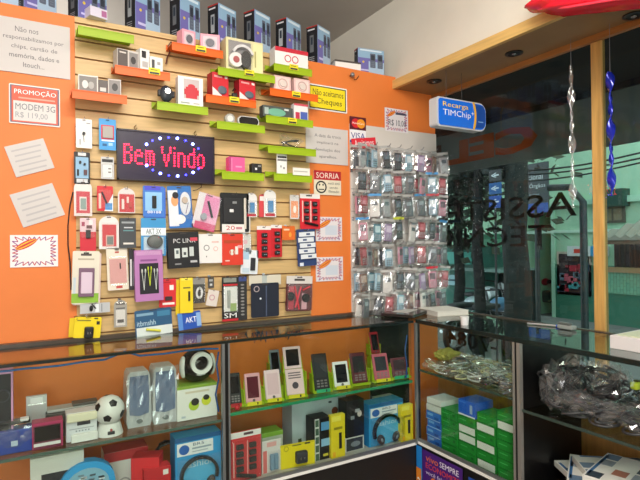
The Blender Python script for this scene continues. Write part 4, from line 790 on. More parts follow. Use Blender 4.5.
# ---- lower shelf, left bay
cab('tablet_box', 'white edged box with black screen picture, left of the blue rounded pack', 'product box', 30, 84, 455, SB, 2.32, .05, '#dedbd4', pats=[(.2, .24, .9, .95, '#23252a')])
x = hit(1, 2.29, 88, 470).x; t = thing('backpack_headphones', 'bright blue rounded pack with grey print and a dark lower mouth on the lower shelf', 'blister pack', (x, 2.30, SB))
MB().rr(-.105, 0, .105, .235, .05, 0, .05, '#2f9ede', True).rr(-.082, .01, .082, .21, .04, -.003, 0, '#86b4cc', True).build('shell', t)
mb = MB(); rnd = random.Random(5)
for q in range(26): mb.box((rnd.uniform(-.06, .06), -.005, rnd.uniform(.09, .19)), (.022, .002, .006), rnd.choice(['#4a5660', '#dfe6ea', '#6f8694']))
mb.build('printed_strip', t); MB().rr(-.07, .0, .07, .09, .03, -.006, -.003, '#3a3f44', True).build('mouth', t)
cab('router_box', 'white box with a red top and side standing behind the small red cartons', 'product box', 104, 148, 450, SB, 2.42, .1, '#e4ddd8', pats=[(0, 0, 1, .2, '#c02c30'), (.3, .5, .6, .9, ('ring', '#a8a4a0'))], topc='#a82428')
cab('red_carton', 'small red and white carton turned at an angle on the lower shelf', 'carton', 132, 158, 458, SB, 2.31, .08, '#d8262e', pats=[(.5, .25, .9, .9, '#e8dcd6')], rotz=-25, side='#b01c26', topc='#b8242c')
cab('red_carton', 'red carton with a tiny white sticker, right in front of the black cable coil', 'carton', 144, 171, 468, SB, 2.28, .06, '#c41f28', pats=[(.7, .08, .9, .22, '#e8e4e0')], topc='#d03038')
x = hit(1, 2.45, 166, 450).x; t = thing('cable_coil', 'loose coil of black cable between the red cartons and the blue headphone box', 'cable', (x, 2.44, SB)); mb = MB()
mb.tube([(.05*math.cos(a*.5)+.01*math.sin(a*1.3), .02*math.sin(a*.7), .12+.09*math.sin(a*.5)+.01*math.cos(a)) for a in range(60)], .005, BLACK); mb.build('coil', t); MB().box((0, 0, .02), (.07, .05, .04), BLACK, .01).build('transformer', t)
def hp_box(label, px0, px1, py, Y, txt=True, **k):
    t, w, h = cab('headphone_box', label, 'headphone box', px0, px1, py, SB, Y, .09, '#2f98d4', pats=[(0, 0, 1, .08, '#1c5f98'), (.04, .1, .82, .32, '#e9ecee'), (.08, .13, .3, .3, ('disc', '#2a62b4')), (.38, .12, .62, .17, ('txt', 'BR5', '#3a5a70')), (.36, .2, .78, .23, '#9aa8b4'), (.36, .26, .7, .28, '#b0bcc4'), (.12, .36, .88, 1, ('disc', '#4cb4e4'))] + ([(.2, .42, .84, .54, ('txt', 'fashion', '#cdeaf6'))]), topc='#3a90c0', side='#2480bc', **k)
    MB().ring(0, h*.32, w*.40, w*.06, -.02, -.002, BLACKG, 22, -.3, PI+.3, rx=1.05).build('headband', t)
    for s_ in (-1, 1):
        X = Matrix.Translation((s_*w*.22, -.018, h*.16)) @ Matrix.Rotation(s_*.5, 4, 'Y')
        MB().sph((0, 0, 0), .5, mat('#26262a', .3), (w*.2, .024, h*.26), X).build('ear_cup', t)
        MB().sph((0, 0, 0), .5, mat('#7a8894', .3), (w*.11, .03, h*.16), X).build('ear_pad', t)
    MB().box((0, -.016, h*.33), (w*.94, .028, h*.62), BLIST, .004).build('window', t); return t
hp_box('large blue headphone box at the right end of the left lower bay, black headset inside', 175, 221, 435, 2.30)
# ---- middle bay, upper shelf: phones on lime stands
def stand(par, w, h):
    mb = MB(); mb.b2(-w/2, -.012, 0, w/2, .055, .004, LIME); mb.prism([(-w/2, 0), (w/2, 0), (w/2*.85, h), (-w/2*.85, h)], -.001, .001, LIME, Matrix.Translation((0, .0, .004)) @ Matrix.Rotation(-.3, 4, 'X'))
    mb.b2(-w/2, -.016, 0, w/2, -.012, .014, LIME); mb.b2(-w*.5, 0, 0, -w*.46, .05, h*.6, LIME); mb.b2(w*.46, 0, 0, w*.5, .05, h*.6, LIME); mb.build('lime_stand', par)
def dphone(label, px0, px1, pyt, pyb, Y, col, scr, flip=False, lift=0, tag_c='#e3d62a', bare=False, keys=True):
    a = hit(1, Y, px0, (pyt+pyb)/2).x; b = hit(1, Y, px1, (pyt+pyb)/2).x; pm = (px0+px1)/2
    h = (hit(1, Y, pm, pyt).z-hit(1, Y, pm, pyb).z)*1.03; w = (b-a)*.88
    t = thing('display_phone', label, 'mobile phone', ((a+b)/2, Y, S2+lift), math.radians(-8), 'phones on the middle counter shelf')
    if not bare: stand(t, w*1.25, h*.85)
    Z = .018 if not bare else .004
    X = Matrix.Translation((0, -.004, Z-.006)) @ Matrix.Rotation(-.3, 4, 'X'); L = h/1.0
    def face(m, x0, z0, x1, z1, c, y=-.0062): m.add([(x0, y, z0), (x1, y, z0), (x1, y, z1), (x0, y, z1)], [(0, 1, 2, 3)], c, X=X)
    if flip:
        mb = MB(); mb.box((0, 0, L*.27), (w, .012, L*.52), col, .004, X); 
        mb.add([tuple(p) for p in [(w*.18*math.cos(i*PI/6), -.0066, L*.2+w*.18*math.sin(i*PI/6)) for i in range(12)]], [tuple(range(12))], '#4a4048', X=X)
        for r_ in range(3): face(mb, -w*.35, L*(.34+.05*r_), w*.35, L*(.365+.05*r_), '#6a5a60')
        mb.build('keypad_half', t)
        mb = MB(); mb.box((0, .002, L*.77), (w, .01, L*.46), col, .004, X); face(mb, -w*.36, L*.6, w*.36, L*.94, scr, -.0042); mb.build('screen_half', t)
    else:
        mb = MB(); mb.box((0, 0, L*.5), (w, .012, L), col, min(.005, w*.12), X); bd = mb.build('phone_body', t); mb = MB(); face(mb, -w*.36, L*(.34 if keys else .16), w*.36, L*.88, scr); mb.build('screen', bd); mb = MB()
        if keys:
            for r_ in range(3):
                for q in range(3): face(mb, w*(-.34+.25*q), L*(.08+.075*r_), w*(-.16+.25*q), L*(.125+.075*r_), '#7c7476')
        else: mb.add([(w*.09*math.cos(i*PI/5), -.0064, L*.08+w*.09*math.sin(i*PI/5)) for i in range(10)], [tuple(range(10))], '#55555a', X=X)
        mb.build('keypad' if keys else 'home_button', bd)
    if tag_c: MB().box((0, -.018, .012), (w*.9, .002, .018), tag_c).box((w*.2, -.0195, .012), (w*.08, .001, .012), '#2a2a20').build('price_label', t)
    return t
SCR = mat('#16181c', .1)
dphone('black phone with red and teal buttons at the left end of the middle bay', 229, 242, 377, 407, 2.34, '#17181c', SCR, tag_c='#c83038')
dphone('pink phone with a dark red screen, second phone from the left', 245, 262, 378, 406, 2.32, '#dba0a8', mat('#5c2430', .1), keys=False)
dphone('pale pink blank faced phone left of the open flip phone', 265, 282, 375, 403, 2.32, '#e6c9cf', '#d8b4bc', keys=False)
dphone('grey phone with a dark screen standing raised behind the pale pink phone', 270, 281, 353, 376, 2.46, '#6f7a84', SCR, lift=.085, tag_c=None, keys=False)
dphone('open flip phone, white screen half above pink keypad half', 286, 305, 349, 396, 2.32, '#e3c4c6', SCR, flip=True)
dphone('black sliding phone right of the open flip phone', 314, 330, 356, 391, 2.33, '#15151a', '#22262c', tag_c='#37b07c')
dphone('white touch phone with a black screen and one button', 334, 350, 366, 390, 2.33, '#e9e9ea', SCR, keys=False)
dphone('dark red candy bar phone right of the white phone', 352, 368, 356, 385, 2.34, '#5e1c26', '#1c1a1e', tag_c=None)
dphone('tall narrow red edged phone at the back near the dark corner', 371, 380, 337, 358, 2.48, '#a8202c', SCR, lift=.11, tag_c=None, keys=False)
dphone('pink red phone with grey keypad near the dark corner', 374, 390, 357, 382, 2.33, '#c05a6c', '#2c3038')
dphone('wine red phone lying lowest at the right end of the phone row', 392, 408, 361, 379, 2.33, '#6a2a36', '#3a2a30', tag_c='#37b07c')
for px, py, lab in ((272, 365, 'phone stand behind the pale pink phone'), (375, 349, 'phone stand at the dark corner')):
    p = hit(1, 2.47, px, py); hh = .083 if px < 300 else .108
    t = MB(); t.b2(-.03, -.02, 0, .03, .04, .003, LIME).b2(-.03, -.02, .003, -.027, .04, hh, LIME).b2(.027, -.02, .003, .03, .04, hh, LIME).b2(-.03, -.02, hh-.003, .03, .04, hh, LIME)
    tag(t.build('riser_stand', None, (p.x, 2.47, S2)), 'lime acrylic riser under the raised ' + lab, 'stand')
x = hit(1, 2.30, 236, 405).x
tag(MB().sph((0, 0, .012), .012, '#c8242e').build('red_toy_ball', None, (x, 2.285, S2)), 'small red bead ball at the foot of the leftmost black phone', 'ball')
# dark blue strands imitating a reflection at the top of the middle bay
mb = MB(); rnd = random.Random(2)
a = hit(1, 2.50, 246, 350); b = hit(1, 2.50, 300, 348)
for q in range(16):
    x = a.x+(b.x-a.x)*rnd.random(); mb.tube([(x, 2.50, CT-.01), (x+rnd.uniform(-.02, .02), 2.49, CT-.03), (x+rnd.uniform(-.03, .03), 2.48, CT-.05-rnd.random()*.03), (x+rnd.uniform(-.04, .04), 2.50, CT-.03)], .003, mat('#24506c', .2))
tag(mb.build('wire_garland'), 'dark teal strands imitating a reflection under the glass top above the pale pink phone', 'garland', kind='stuff')
# ---- middle bay, lower shelf
t, w, h = cab('charger_card', 'large red card with eight black chargers standing at the left of the middle lower bay', 'charger card', 229, 261, 431, SB, 2.30, .01, '#d82a30', pats=[(0, 0, 1, .12, '#ece6e4'), (.45, .03, .75, .08, '#5a4048'), (.12, .2, .15, .9, '#f0b8b0'), (.55, .2, .58, .9, '#f0b8b0')],
    parts=[('charger', 'charger', .2+.4*c_, .24+.15*r_, .42+.4*c_, .34+.15*r_, .016, BLACK) for c_ in range(2) for r_ in range(4)]+[('handset_lead', 'bar', .2, .95, .8, .84, .018, BLACK)])
MB().box((0, -.012, h*.45), (w*.94, .024, h*.82), BLIST, .004).build('blister', t)
cab('green_top_box', 'white box with a lime green top behind the pale blister in the middle bay', 'product box', 262, 283, 432, SB, 2.42, .09, '#dfe6da', pats=[(0, 0, 1, .14, '#9ccc4a')], topc='#8fc83a')
t, w, h = cab('adapter_pack', 'arched clear blister with two pale blue adapters in the middle lower bay', 'blister pack', 262, 281, 440, SB, 2.31, .004, '#ddd6d4', pats=[(.05, .3, .25, .98, '#d8706c'), (.25, .06, .75, .2, '#e2a8a4')], parts=[('adapter', 'box', .38, .42, .58, .9, .016, '#7898b4'), ('adapter', 'box', .6, .42, .8, .9, .016, '#7898b4')]); MB().box((.1*w, -.013, h*.36), (w*.62, .024, h*.62), BLIST, .004).build('blister', t)
cab('charger_card', 'wide yellow card with a black wall charger in the middle lower bay', 'charger card', 281, 314, 443, SB, 2.30, .006, '#f0da14', pats=[(0, 0, 1, .07, '#d8c40c'), (.7, .03, .86, .1, '#3a3a28'), (.34, .06, .6, .1, '#3a3a28'), (.1, .12, .24, .22, ('ring', '#a89c14'))], parts=[('wall_charger', 'charger', .4, .3, .74, .8, .03, '#33343a')], rotz=-6)
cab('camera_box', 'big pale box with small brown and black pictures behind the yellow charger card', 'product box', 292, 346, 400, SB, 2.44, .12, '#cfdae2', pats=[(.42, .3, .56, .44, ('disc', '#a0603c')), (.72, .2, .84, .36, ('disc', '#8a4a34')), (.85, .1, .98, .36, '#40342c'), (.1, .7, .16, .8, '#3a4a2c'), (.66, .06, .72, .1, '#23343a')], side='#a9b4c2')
cab('photo_frame_box', 'tall black box with blue tinted photo tiles along its left edge', 'product box', 314, 331, 418, SB, 2.31, .09, '#15161c', pats=[(.04, .0, .3, 1, '#d8dcd8')] + [(.07, .03+.2*q, .27, .19+.2*q, '#41604c') for q in range(5)] + [(.4, .1, .96, .3, '#5a9ad0'), (.4, .5, .96, .68, '#8fc0e2'), (.5, .86, .8, .92, '#d8c83c')])
def ybox(label, px0, px1, py, Y): cab('earphone_box', label, 'earphone box', px0, px1, py, SB, Y, .03, '#ecd424', pats=[(.2, .28, .8, .34, '#9a8c18'), (.55, .42, .75, .8, '#26241c'), (.05, .02, .7, .14, '#f6e85c'), (.1, .85, .3, .97, '#f2b420')], topc='#f4e450')
ybox('narrow yellow box with a black earphone print left of the black carton', 331, 345, 415, 2.29)
t, w, h = cab('gadget_box', 'white edged box with a blurred grey picture under the plain black carton', 'product box', 345, 364, 437, SB, 2.32, .08, '#dcdad6', pats=[(.07, .06, .93, .94, '#34363c'), (.3, .3, .8, .7, ('disc', '#7a828c'))])
cab('watch_box', 'tall plain black carton with small white shapes stacked on the white edged box', 'product box', 346, 364, 400, SB+h+.001, 2.32, .08, '#17171a', pats=[(.62, .3, .86, .48, ('disc', '#c4bcb4')), (.25, .42, .45, .52, '#8a9298'), (.5, .25, .75, .34, '#a4aab0')])
hp_box('blue headphone box with a dark headset, near the corner of the middle lower bay', 369, 403, 402, 2.31)
cab('white_carton', 'white and cream carton lid showing above the corner headphone box', 'carton', 380, 398, 398, SB, 2.45, .08, '#d8d2c4', pats=[(.1, .05, .9, .2, '#b4ac9a')])
ybox('narrow yellow box with a black earphone print beside the corner post', 401, 413, 405, 2.28)

# ---- right counter: bays face -X.  helper places a box by its front span in y
def rbox(name, label, cat, y0, y1, z0, z1, X0, depth, base, pats=(), group=None, nm='box_body'):
    t = thing(name, label, cat, (X0, (y0+y1)/2, z0), -PI/2, group); w = y1-y0; h = z1-z0
    mb = MB(); mb.b2(-w/2, 0, 0, w/2, depth, h, base, .002); patch(mb, w, h, -.0002, pats); mb.build(nm, t); return t
GR = ['#1e9a34', '#279f3c', '#199030']
COLS = [(1.980, 2.098, 5, .337, []), (1.857, 1.974, 5, .337, [2, 3]), (1.728, 1.850, 6, .337, [0, 2, 4]), (1.60, 1.722, 7, .337, [5])]
BH = .045
names = ['nearest the blue boxes', 'second from the blue boxes', 'second from the steel post', 'nearest the steel post']
lev = ['bottom', 'second', 'third', 'fourth', 'fifth', 'sixth', 'seventh', 'top']
gsrc = {}
rnd = random.Random(4)
for ci, (y0, y1, n, zb, wl) in enumerate(COLS):
    for k in range(n):
        z0 = zb+k*BH; white = k in wl; off = rnd.uniform(-.004, .004)
        lab = f"{'green box with white end label' if white else 'plain green box'}, {'top' if k == n-1 else lev[k]} of green stack {names[ci]}"
        t = gsrc.get(white)
        if t is None:
            t = rbox('battery_box', lab, 'small box', y0, y1, z0, z0+BH-.001, 1.945, .12, '#1c8f31', [(0, .0, 1, .12, '#167a2a')] + ([(.04, .1, .96, .9, '#e4e8e2')] if white else [(.1, .4, .5, .5, '#4dbf62'), (.75, .3, .88, .6, '#147028')]), 'green battery boxes in the window counter'); gsrc[white] = t
            t.location.x = 1.945+off
        else: dup(t, (1.945+off, (y0+y1)/2, z0), lab, 'green battery boxes in the window counter')
zt3 = .386+6*BH
bs = None
for k in range(4):
    z0 = .337+k*.045; lab = f"blue box printed with pale marks, {['bottom', 'second', 'third', 'top'][k]} of the blue stack beside the corner post"
    if bs is None: bs = rbox('printer_ink_box', lab, 'small box', 2.105, 2.215, z0, z0+.044, 1.945, .13, '#2f6fd0', [(.1, .2, .5, .5, '#78b0ec'), (.6, .5, .9, .8, '#1c4ea4'), (.0, .9, 1, 1, '#a8c8ec')], 'blue ink boxes in the window counter')
    else: dup(bs, (1.945+.004*(-1)**k, 2.16, z0), lab, 'blue ink boxes in the window counter')
for k in range(2):
    rbox('white_flat_box', f"white flat box, {['lower', 'upper'][k]} of two on the blue stack by the corner post", 'small box', 2.10, 2.215, .337+4*.045+.001+k*.036, .337+4*.045+k*.036+.035, 1.942+.004*k, .13, '#e2e2de', [(0, .85, 1, 1, '#a8aaa8')], 'white flat boxes')
zb3 = .337+5*BH+.001
t = rbox('blue_top_box', 'bright blue carton with a pale label resting on the second green stack', 'small box', 1.858, 1.972, zb3, zb3+.078, 1.945, .13, '#1f63d6', [(.7, .2, .85, .75, '#9cb4d8'), (.05, .1, .5, .18, '#4a86ea'), (0, .9, 1, 1, '#e6ecf4')])
# shelf jumble in the far right bay
jr = random.Random(9); jc = [('silver', '#a9aaa4'), ('cream', '#d8cf9c'), ('black', '#1a1a1c'), ('brown', '#6a5442'), ('white', '#e4e4e0'), ('grey', '#5c6064')]
jn = 0; jgrp = 'small wrapped cables on the far window counter shelf'
jrows = ['front', 'middle', 'back']; jpos = ['first', 'second', 'third', 'fourth', 'fifth', 'sixth', 'seventh', 'eighth', 'ninth']
for r_ in range(3):
    for k in range(8):
        y = 2.17-k*.076+jr.uniform(-.01, .01); x = 1.95+r_*.115+jr.uniform(-.012, .012); nm_, cc = jc[jr.randrange(6)]
        bagged('cable_packet', f'clear packet of {nm_} cable, {jpos[k]} from corner post, {jrows[r_]} row, far window shelf', 'wrapped cable', (x, y, .7455), (.115, .085, .05+.03*jr.random()), cc, 40+jn, jr.uniform(0, 3), jgrp, r=.003); jn += 1
x = 1.98
t = thing('yellow_cloth', 'crumpled yellow duster at the corner end of the far window shelf', 'cloth', (2.02, 2.15, .79)); bag_mesh(77, .12, .10, .07, mat('#a8a04c', .8)).build('cloth', t)
# near bay: bags of black leads
big = [(1.96, 1.42, .13, .13, .23), (2.07, 1.40, .17, .16, .26), (2.19, 1.41, .16, .14, .20), (1.98, 1.31, .16, .17, .11), (2.10, 1.28, .20, .18, .13), (2.24, 1.33, .17, .16, .12), (1.99, 1.20, .17, .17, .10), (2.11, 1.13, .20, .18, .12),
       (2.25, 1.18, .17, .18, .12), (1.99, 1.06, .17, .18, .11), (2.12, .98, .22, .2, .15), (2.25, 1.03, .16, .17, .13), (1.99, .92, .18, .18, .12), (2.05, 1.22, .18, .16, .17)]
desc = ['tall peaked clear bag against the black divider, nearest the front glass', 'tall crinkled clear bag in the middle of the black divider', 'upright clear bag of leads at the rear of the black divider', 'low clear bag of black leads at the front edge near the divider',
        'clear bag of black leads in the middle, one bag away from the divider', 'clear bag of leads at the window side, one bag away from the divider', 'flat clear bag of black leads at the middle of the front edge', 'clear bag of black leads in the centre of the near shelf',
        'clear bag of leads at the window side level with the wooden post', 'clear bag of black leads at the front edge towards the right of the photo', 'big glossy clear bag of black leads at the right edge of the photo', 'clear bag of leads at the window side right of the wooden post', 'clear bag hanging over the front edge at the lower right corner', 'clear bag topmost on the middle of the heap']
for i, (x, y, w, d, h) in enumerate(big):
    bagged('lead_bag', desc[i], 'bagged cable', (x+.035, y+.03, .7085 if i < 13 else .79), (w, d, h), BLACK if i % 3 else '#3a3a3c', 100+i, jr.uniform(0, 3), 'clear bags of black leads on the near window shelf', r=.0055, n=150)
    
t = thing('yellow_gadget', 'small yellow green gadget at the right edge of the photo on the bags', 'gadget', tuple(hit(0, 2.1, 637, 400)[:2])+(.86,)); MB().box((0, 0, .015), (.05, .03, .03), '#b8c832', .008).build('gadget_body', t); MB().box((0, 0, .033), (.02, .02, .008), '#40401c', .003).build('button', t)
# newspapers
NP = [(2.12, 1.34, 8, 'newspaper lowest in the pile under the near window shelf'), (2.11, 1.33, -14, 'newspaper second from the bottom of the pile'), (2.14, 1.34, 20, 'newspaper in the middle of the pile, turned slightly'), (2.12, 1.35, 60, 'newspaper with its white corner sticking up at the back of the pile'),
      (2.10, 1.33, 32, 'newspaper with photographs lying leftmost in the pile'), (2.16, 1.27, -38, 'newspaper with photographs lying at the right of the pile'), (2.08, 1.20, 14, 'front newspaper with a pale framed picture, topmost of the pile')]
for i, (nx, ny, rz, lab) in enumerate(NP):
    t = thing('newspaper', lab, 'newspaper', (nx, ny, .337+i*.027), math.radians(rz), 'newspapers under the window counter'); w, d = .30, .21
    rnd = random.Random(i); mb = MB(); mb.box((0, 0, .013), (w, d, .026), '#dcdcd6', .002)
    for q in range(4):
        for s_ in range(3): 
            if rnd.random() < .75: mb.box((-w/2+.035+.075*q, -d/2+.035+.07*s_, .0265), (.06, .052, .0006), rnd.choice(['#5c7690', '#8a94a0', '#33404c', '#a06a58', '#bfc4c6', '#6a8098']))
    mb.box((0, d/2-.012, .0265), (w*.8, .012, .0006), '#3a6a9c'); mb.build('folded_pages', t)
# posters on the base
t = rbox('promotion_poster', 'purple and orange poster on the black base below the green boxes', 'poster', 1.90, 2.20, .02, .312, FX-.006, .003, '#4a1e7a',
     [(.10, .07, .42, .18, ('txt', 'vivo', '#f07a28')), (.46, .07, .92, .17, ('txt', 'SEMPRE', '#f4eef8')), (.1, .21, .94, .31, ('txt', 'ECONOMIZE', '#e84a30')), (.1, .35, .92, .42, ('txt', 'você fala muito', '#e8def4')), (.12, .5, .62, .98, ('disc', '#f08a24')), (.4, .55, .75, .9, ('ring', '#f6e6d6'))], nm='sheet')
for k in range(10):
    a = 2*PI*k/10; MB().disc(-.037+.075*math.cos(a), .075+.07*math.sin(a), .022, -.002, 0, '#f08a24', 10).build('petal', t)
t = rbox('price_poster', 'blue poster with an orange price number beside the corner of the base', 'poster', 2.205, 2.25, .03, .318, FX-.006, .003, '#1f84d4', [(0, .42, .9, 1, '#e88a2a'), (.15, .6, .7, .8, ('txt', '2', '#ffffff'))], nm='sheet')
t = rbox('blue_poster', 'blue sheet half seen below the green stacks by the steel post', 'poster', 1.62, 1.86, .02, .29, FX-.006, .003, '#1a4aa4', [(.1, .1, .7, .2, '#3a78d8')], nm='sheet')

# ================================================================ THINGS ON THE COUNTERS
p = Vector((1.98, 2.42, CT)); t = thing('laptop', 'closed dark laptop with a shiny rim lying on the counter corner', 'laptop', p, math.radians(28))
MB().box((0, 0, .009), (.30, .20, .014), mat('#2a2624', .25), .005).build('base', t); MB().box((0, .0, .0195), (.30, .20, .006), mat('#55504c', .2, .5), .002).box((.0, .01, .0235), (.16, .1, .002), '#c8c4be').build('lid', t)
tag(MB().box((0, 0, .008), (.22, .10, .015), mat('#a9855c', .5, kind='wood'), .003).build('wooden_board', None, (2.24, 2.50, CT+.001), math.radians(-6)), 'light brown wooden board behind the white ledger on the window counter', 'board')
p = hit(2, CT, 416, 314)
t = thing('glass_stick', 'thin upright white stick standing on the counter in front of the pouches', 'stick', (2.075, 2.47, CT+.024)); MB().cyl((0, 0, 0), (0, 0, .10), .005, mat('#e4e0d8', .3)).build('stick', t); MB().cyl((0, 0, 0), (0, 0, .006), .014, CHROME).build('foot', t)
t = thing('ledger', 'thick white ledger lying on the window counter near the corner', 'book', (2.19, 2.34, CT), math.radians(-10)); MB().box((0, 0, .014), (.21, .22, .024), '#dedad0', .002).build('pages', t); MB().box((0, 0, .0275), (.215, .225, .003), '#eae6dc', .001).box((0, 0, .001), (.215, .225, .002), '#cfcabd').build('cover', t)
p = hit(2, CT, 463, 325); t = thing('cup', 'tiny white plastic cup on the front edge of the window counter', 'cup', (p.x+.012, p.y, CT)); MB().cyl((0, 0, 0), (0, 0, .042), .019, mat('#e4e4e4', .3), 20, r2=.022).build('cup_body', t); MB().tube([(.022*math.cos(a*PI/10), .022*math.sin(a*PI/10), .042) for a in range(21)], .0015, '#f2f2f2').build('rim', t)
a = hit(2, CT+.006, 530, 323); b = hit(2, CT+.006, 566, 326)
t = thing('pen', 'blue and silver pen lying along the window side of the counter', 'pen', (a.x-.02, a.y, CT+.006)); d = Vector((b.x-a.x, b.y-a.y, 0)); MB().cyl((0, 0, 0), d*.85, .005, mat('#c8c8c8', .2, .5)).build('barrel', t); MB().cyl(d*.8, d, .0058, '#2a50c0').build('cap', t)
t = thing('stapler', 'small grey stapler shaped box by the pen on the window counter', 'stapler', (2.28, 1.58, CT)); MB().box((0, 0, .012), (.04, .08, .02), '#8e9692', .005).build('body', t); MB().box((0, .01, .028), (.03, .06, .012), '#5c6462', .004).build('arm', t)
t = thing('paper_box', 'white box topped with a pale green sheet at the right of the window counter', 'box', (2.15, 1.08, CT), math.radians(2)); MB().b2(-.12, -.24, 0, .12, .14, .052, '#d8d4d4', .002).build('box_body', t); MB(); MB().b2(-.10, -.19, .052, .115, .12, .056, '#c6ccb0').build('sheet', t)

# ================================================================ LEDGE: DOWNLIGHTS, RED SACK, HANGING SIGN, SPIRALS
for px, py, lab in ((434, 81, 'recessed black downlight nearest the orange board'), (514, 53, 'recessed black downlight in the middle of the wooden ledge'), (634, 15, 'recessed black downlight at the right edge of the photo')):
    p = hit(2, SOF, px, py); t = thing('downlight', lab, 'downlight', (p.x, p.y, SOF), 0, 'downlights in the ledge')
    X = Matrix.Rotation(PI/2, 4, 'X'); mb = MB(); n = 24
    vs = []; 
    for r_, z_ in ((.045, 0), (.045, -.006), (.032, -.008), (.028, -.002)): vs += [(r_*math.cos(2*PI*i/n), r_*math.sin(2*PI*i/n), z_) for i in range(n)]
    mb.add(vs, [(k*n+i, k*n+(i+1) % n, (k+1)*n+(i+1) % n, (k+1)*n+i) for k in range(3) for i in range(n)], mat('#1c1713', .3)); mb.add([(.029*math.cos(2*PI*i/n), .029*math.sin(2*PI*i/n), -.003) for i in range(n)], [tuple(range(n-1, -1, -1))], BLACK); mb.build('bezel', t)
    MB().sph((0, 0, -.006), .012, mat('#9a9a9a', .1, .8), (1, 1, .5)).build('bulb', t)
# red bundle lying on the ledge
bm = bmesh.new(); bmesh.ops.create_icosphere(bm, subdivisions=4, radius=.5); rnd = random.Random(3)
for v in bm.verts:
    n = v.co.normalized(); e = 1+.05*math.sin(9*n.y+2*n.z)+.05*math.sin(14*n.z+5*n.x)+.03*math.sin(23*n.y)
    sgn = lambda q, k: math.copysign(abs(q)**k, q)
    v.co = Vector((sgn(n.x, .8)*.075*e, sgn(n.y, .5)*.42*e, sgn(n.z, .7)*.062*e+.055))
t = thing('red_bundle', 'bright red plastic bundle hanging over the ledge at the top right', 'plastic bundle', (LED-.085, 1.10, 2.326)); t.rotation_euler.x = math.radians(17)
MB().bmadd(bm, mat('#ee1c34', .22), True).build('plastic_sheet', t)
MB().tube([(-.02, -.40, .02), (-.06, -.2, .005), (-.068, 0, .012), (-.06, .2, .004), (-.02, .38, .02)], .006, mat('#ff4056', .2)).build('fold', t)
# hanging recharge sign
t = thing('recharge_sign', 'blue rounded hanging sign with yellow and white recharge lettering', 'hanging sign', (2.178, 2.15, 2.098))
def blob(w, h, r, k=7):
    pts = []
    for cx, cz, a in ((w/2-r, r, -90), (w/2-r, h-r, 0), (-w/2+r*.35, h-r*.35, 90), (-w/2+r*.35, r*.35, 180)):
        rr_ = r if cx > 0 else r*.35
        for i in range(k+1): q = math.radians(a+90*i/k); pts.append((cx+rr_*math.cos(q), cz+rr_*math.sin(q)))
    return pts
w, h = .385, .165
MB().prism(blob(w, h, .05), 0, .06, mat('#c9ccd0', .3)).build('casing', t)
mb = MB(); bw = [(p_[0]*.95+.004, h/2+(p_[1]-h/2)*.9) for p_ in blob(w, h, .05)]; mb.prism(bw, -.004, 0, mat('#2272e8', .25))
mb.ring(-.10, h*.5, .21, .014, -.006, -.004, '#f0b62a', 18, -.38, .40); mb.prism([(.095, .012), (.17, .02), (.183, .06), (.183, .11), (.17, .148), (.095, .153), (.108, .11), (.108, .05)], -.005, -.004, '#164a9e')
mb.text('Recarga', -.15, .105, .045, .14, -.006, '#ffd83a'); mb.text('TIMChip', -.15, .055, .065, .098, -.006, '#f4f6fa'); mb.text('+', .07, .085, .09, .105, -.006, '#f4f6fa'); mb.b2(.125, -.0055, .05, .165, -.005, .056, '#7fa8e0'); mb.build('face', t)
for sx in (-.09, .03):
    MB().cyl((sx, .03, h), (sx, .03, h+.167), .0015, '#3a3a3a').sph((sx, .03, h+.003), .008, CHROME).build('hanging_wire', t)
# twisted spirals
def spiral(label, px, py0, py1, m, X0, seg, col):
    a = hit(0, X0, px, py0); b = hit(0, X0, px+1, py1); L = a.z-b.z
    t = thing('twisted_spiral', label, 'hanging decoration', (X0, a.y, b.z)); n = 40; vs = []
    for i in range(n+1):
        q = i/n; ang = q*seg*PI; r_ = .0155*abs(math.sin(q*seg*PI*.5+.4))**.6+.003
        for s_ in (-1, 1):
            for o_ in (-1, 1): vs.append((s_*r_*math.cos(ang)+o_*.0025*math.sin(ang), s_*r_*math.sin(ang)-o_*.0025*math.cos(ang), L*q))
    fs = []
    for i in range(n): 
        k = 4*i; fs += [(k, k+2, k+6, k+4), (k+1, k+5, k+7, k+3), (k, k+4, k+5, k+1), (k+2, k+3, k+7, k+6)]
    MB().add(vs, fs, m, True).build('spiral', t); MB().cyl((0, 0, L), (0, 0, SOF-b.z), .001, '#8a8a90').build('string', t)
spiral('deep blue twisted spiral hanging right of the wooden window post', 610, 72, 196, mat('#1a28a4', .08, .2), 2.30, 5, 'blue')
spiral('clear twisted spiral hanging left of the wooden window post', 571, 66, 208, mat('#dfe6ea', .05, kind='film', alpha=.24), 2.30, 6, 'clear')

# ================================================================ LETTERING ON THE WINDOW (faces the street)
def glass_text(s, label, yn, yf, z0, z1, col='#14100e', X=XW+.004):
    t = thing('window_lettering', label, 'lettering', (X, yn, z0), PI/2); mb = MB()
    mb.text(s, 0, 0, yf-yn, z1-z0, -.0006, col, .0005, bold=.008); mb.build('letters', t); return t
t = glass_text('ASSISTÊNCIA', 'dark capitals of the upper window line, seen reversed from inside', 1.595, 3.15, 1.575, 1.735)
t = glass_text('TÉCNICA', 'dark capitals of the lower window line, seen reversed from inside', 1.74, 2.78, 1.418, 1.57)
t = glass_text('21-7084', 'dark telephone digits low on the window, seen reversed from inside', 1.93, 2.52, .79, .885)

# ================================================================ STREET OUTSIDE
struct('ground', MB().b2(XW+.08, -14, -.35, 40, 30, -.25, mat('#6a6c68', .8, kind='wall')))
tag(MB().b2(9.0, -14, -.25, 10.0, 24, -.20, mat('#7f827e', .8, kind='wall')).build('pavement'), 'grey pavement in front of the green house across the street', 'pavement', kind='structure')
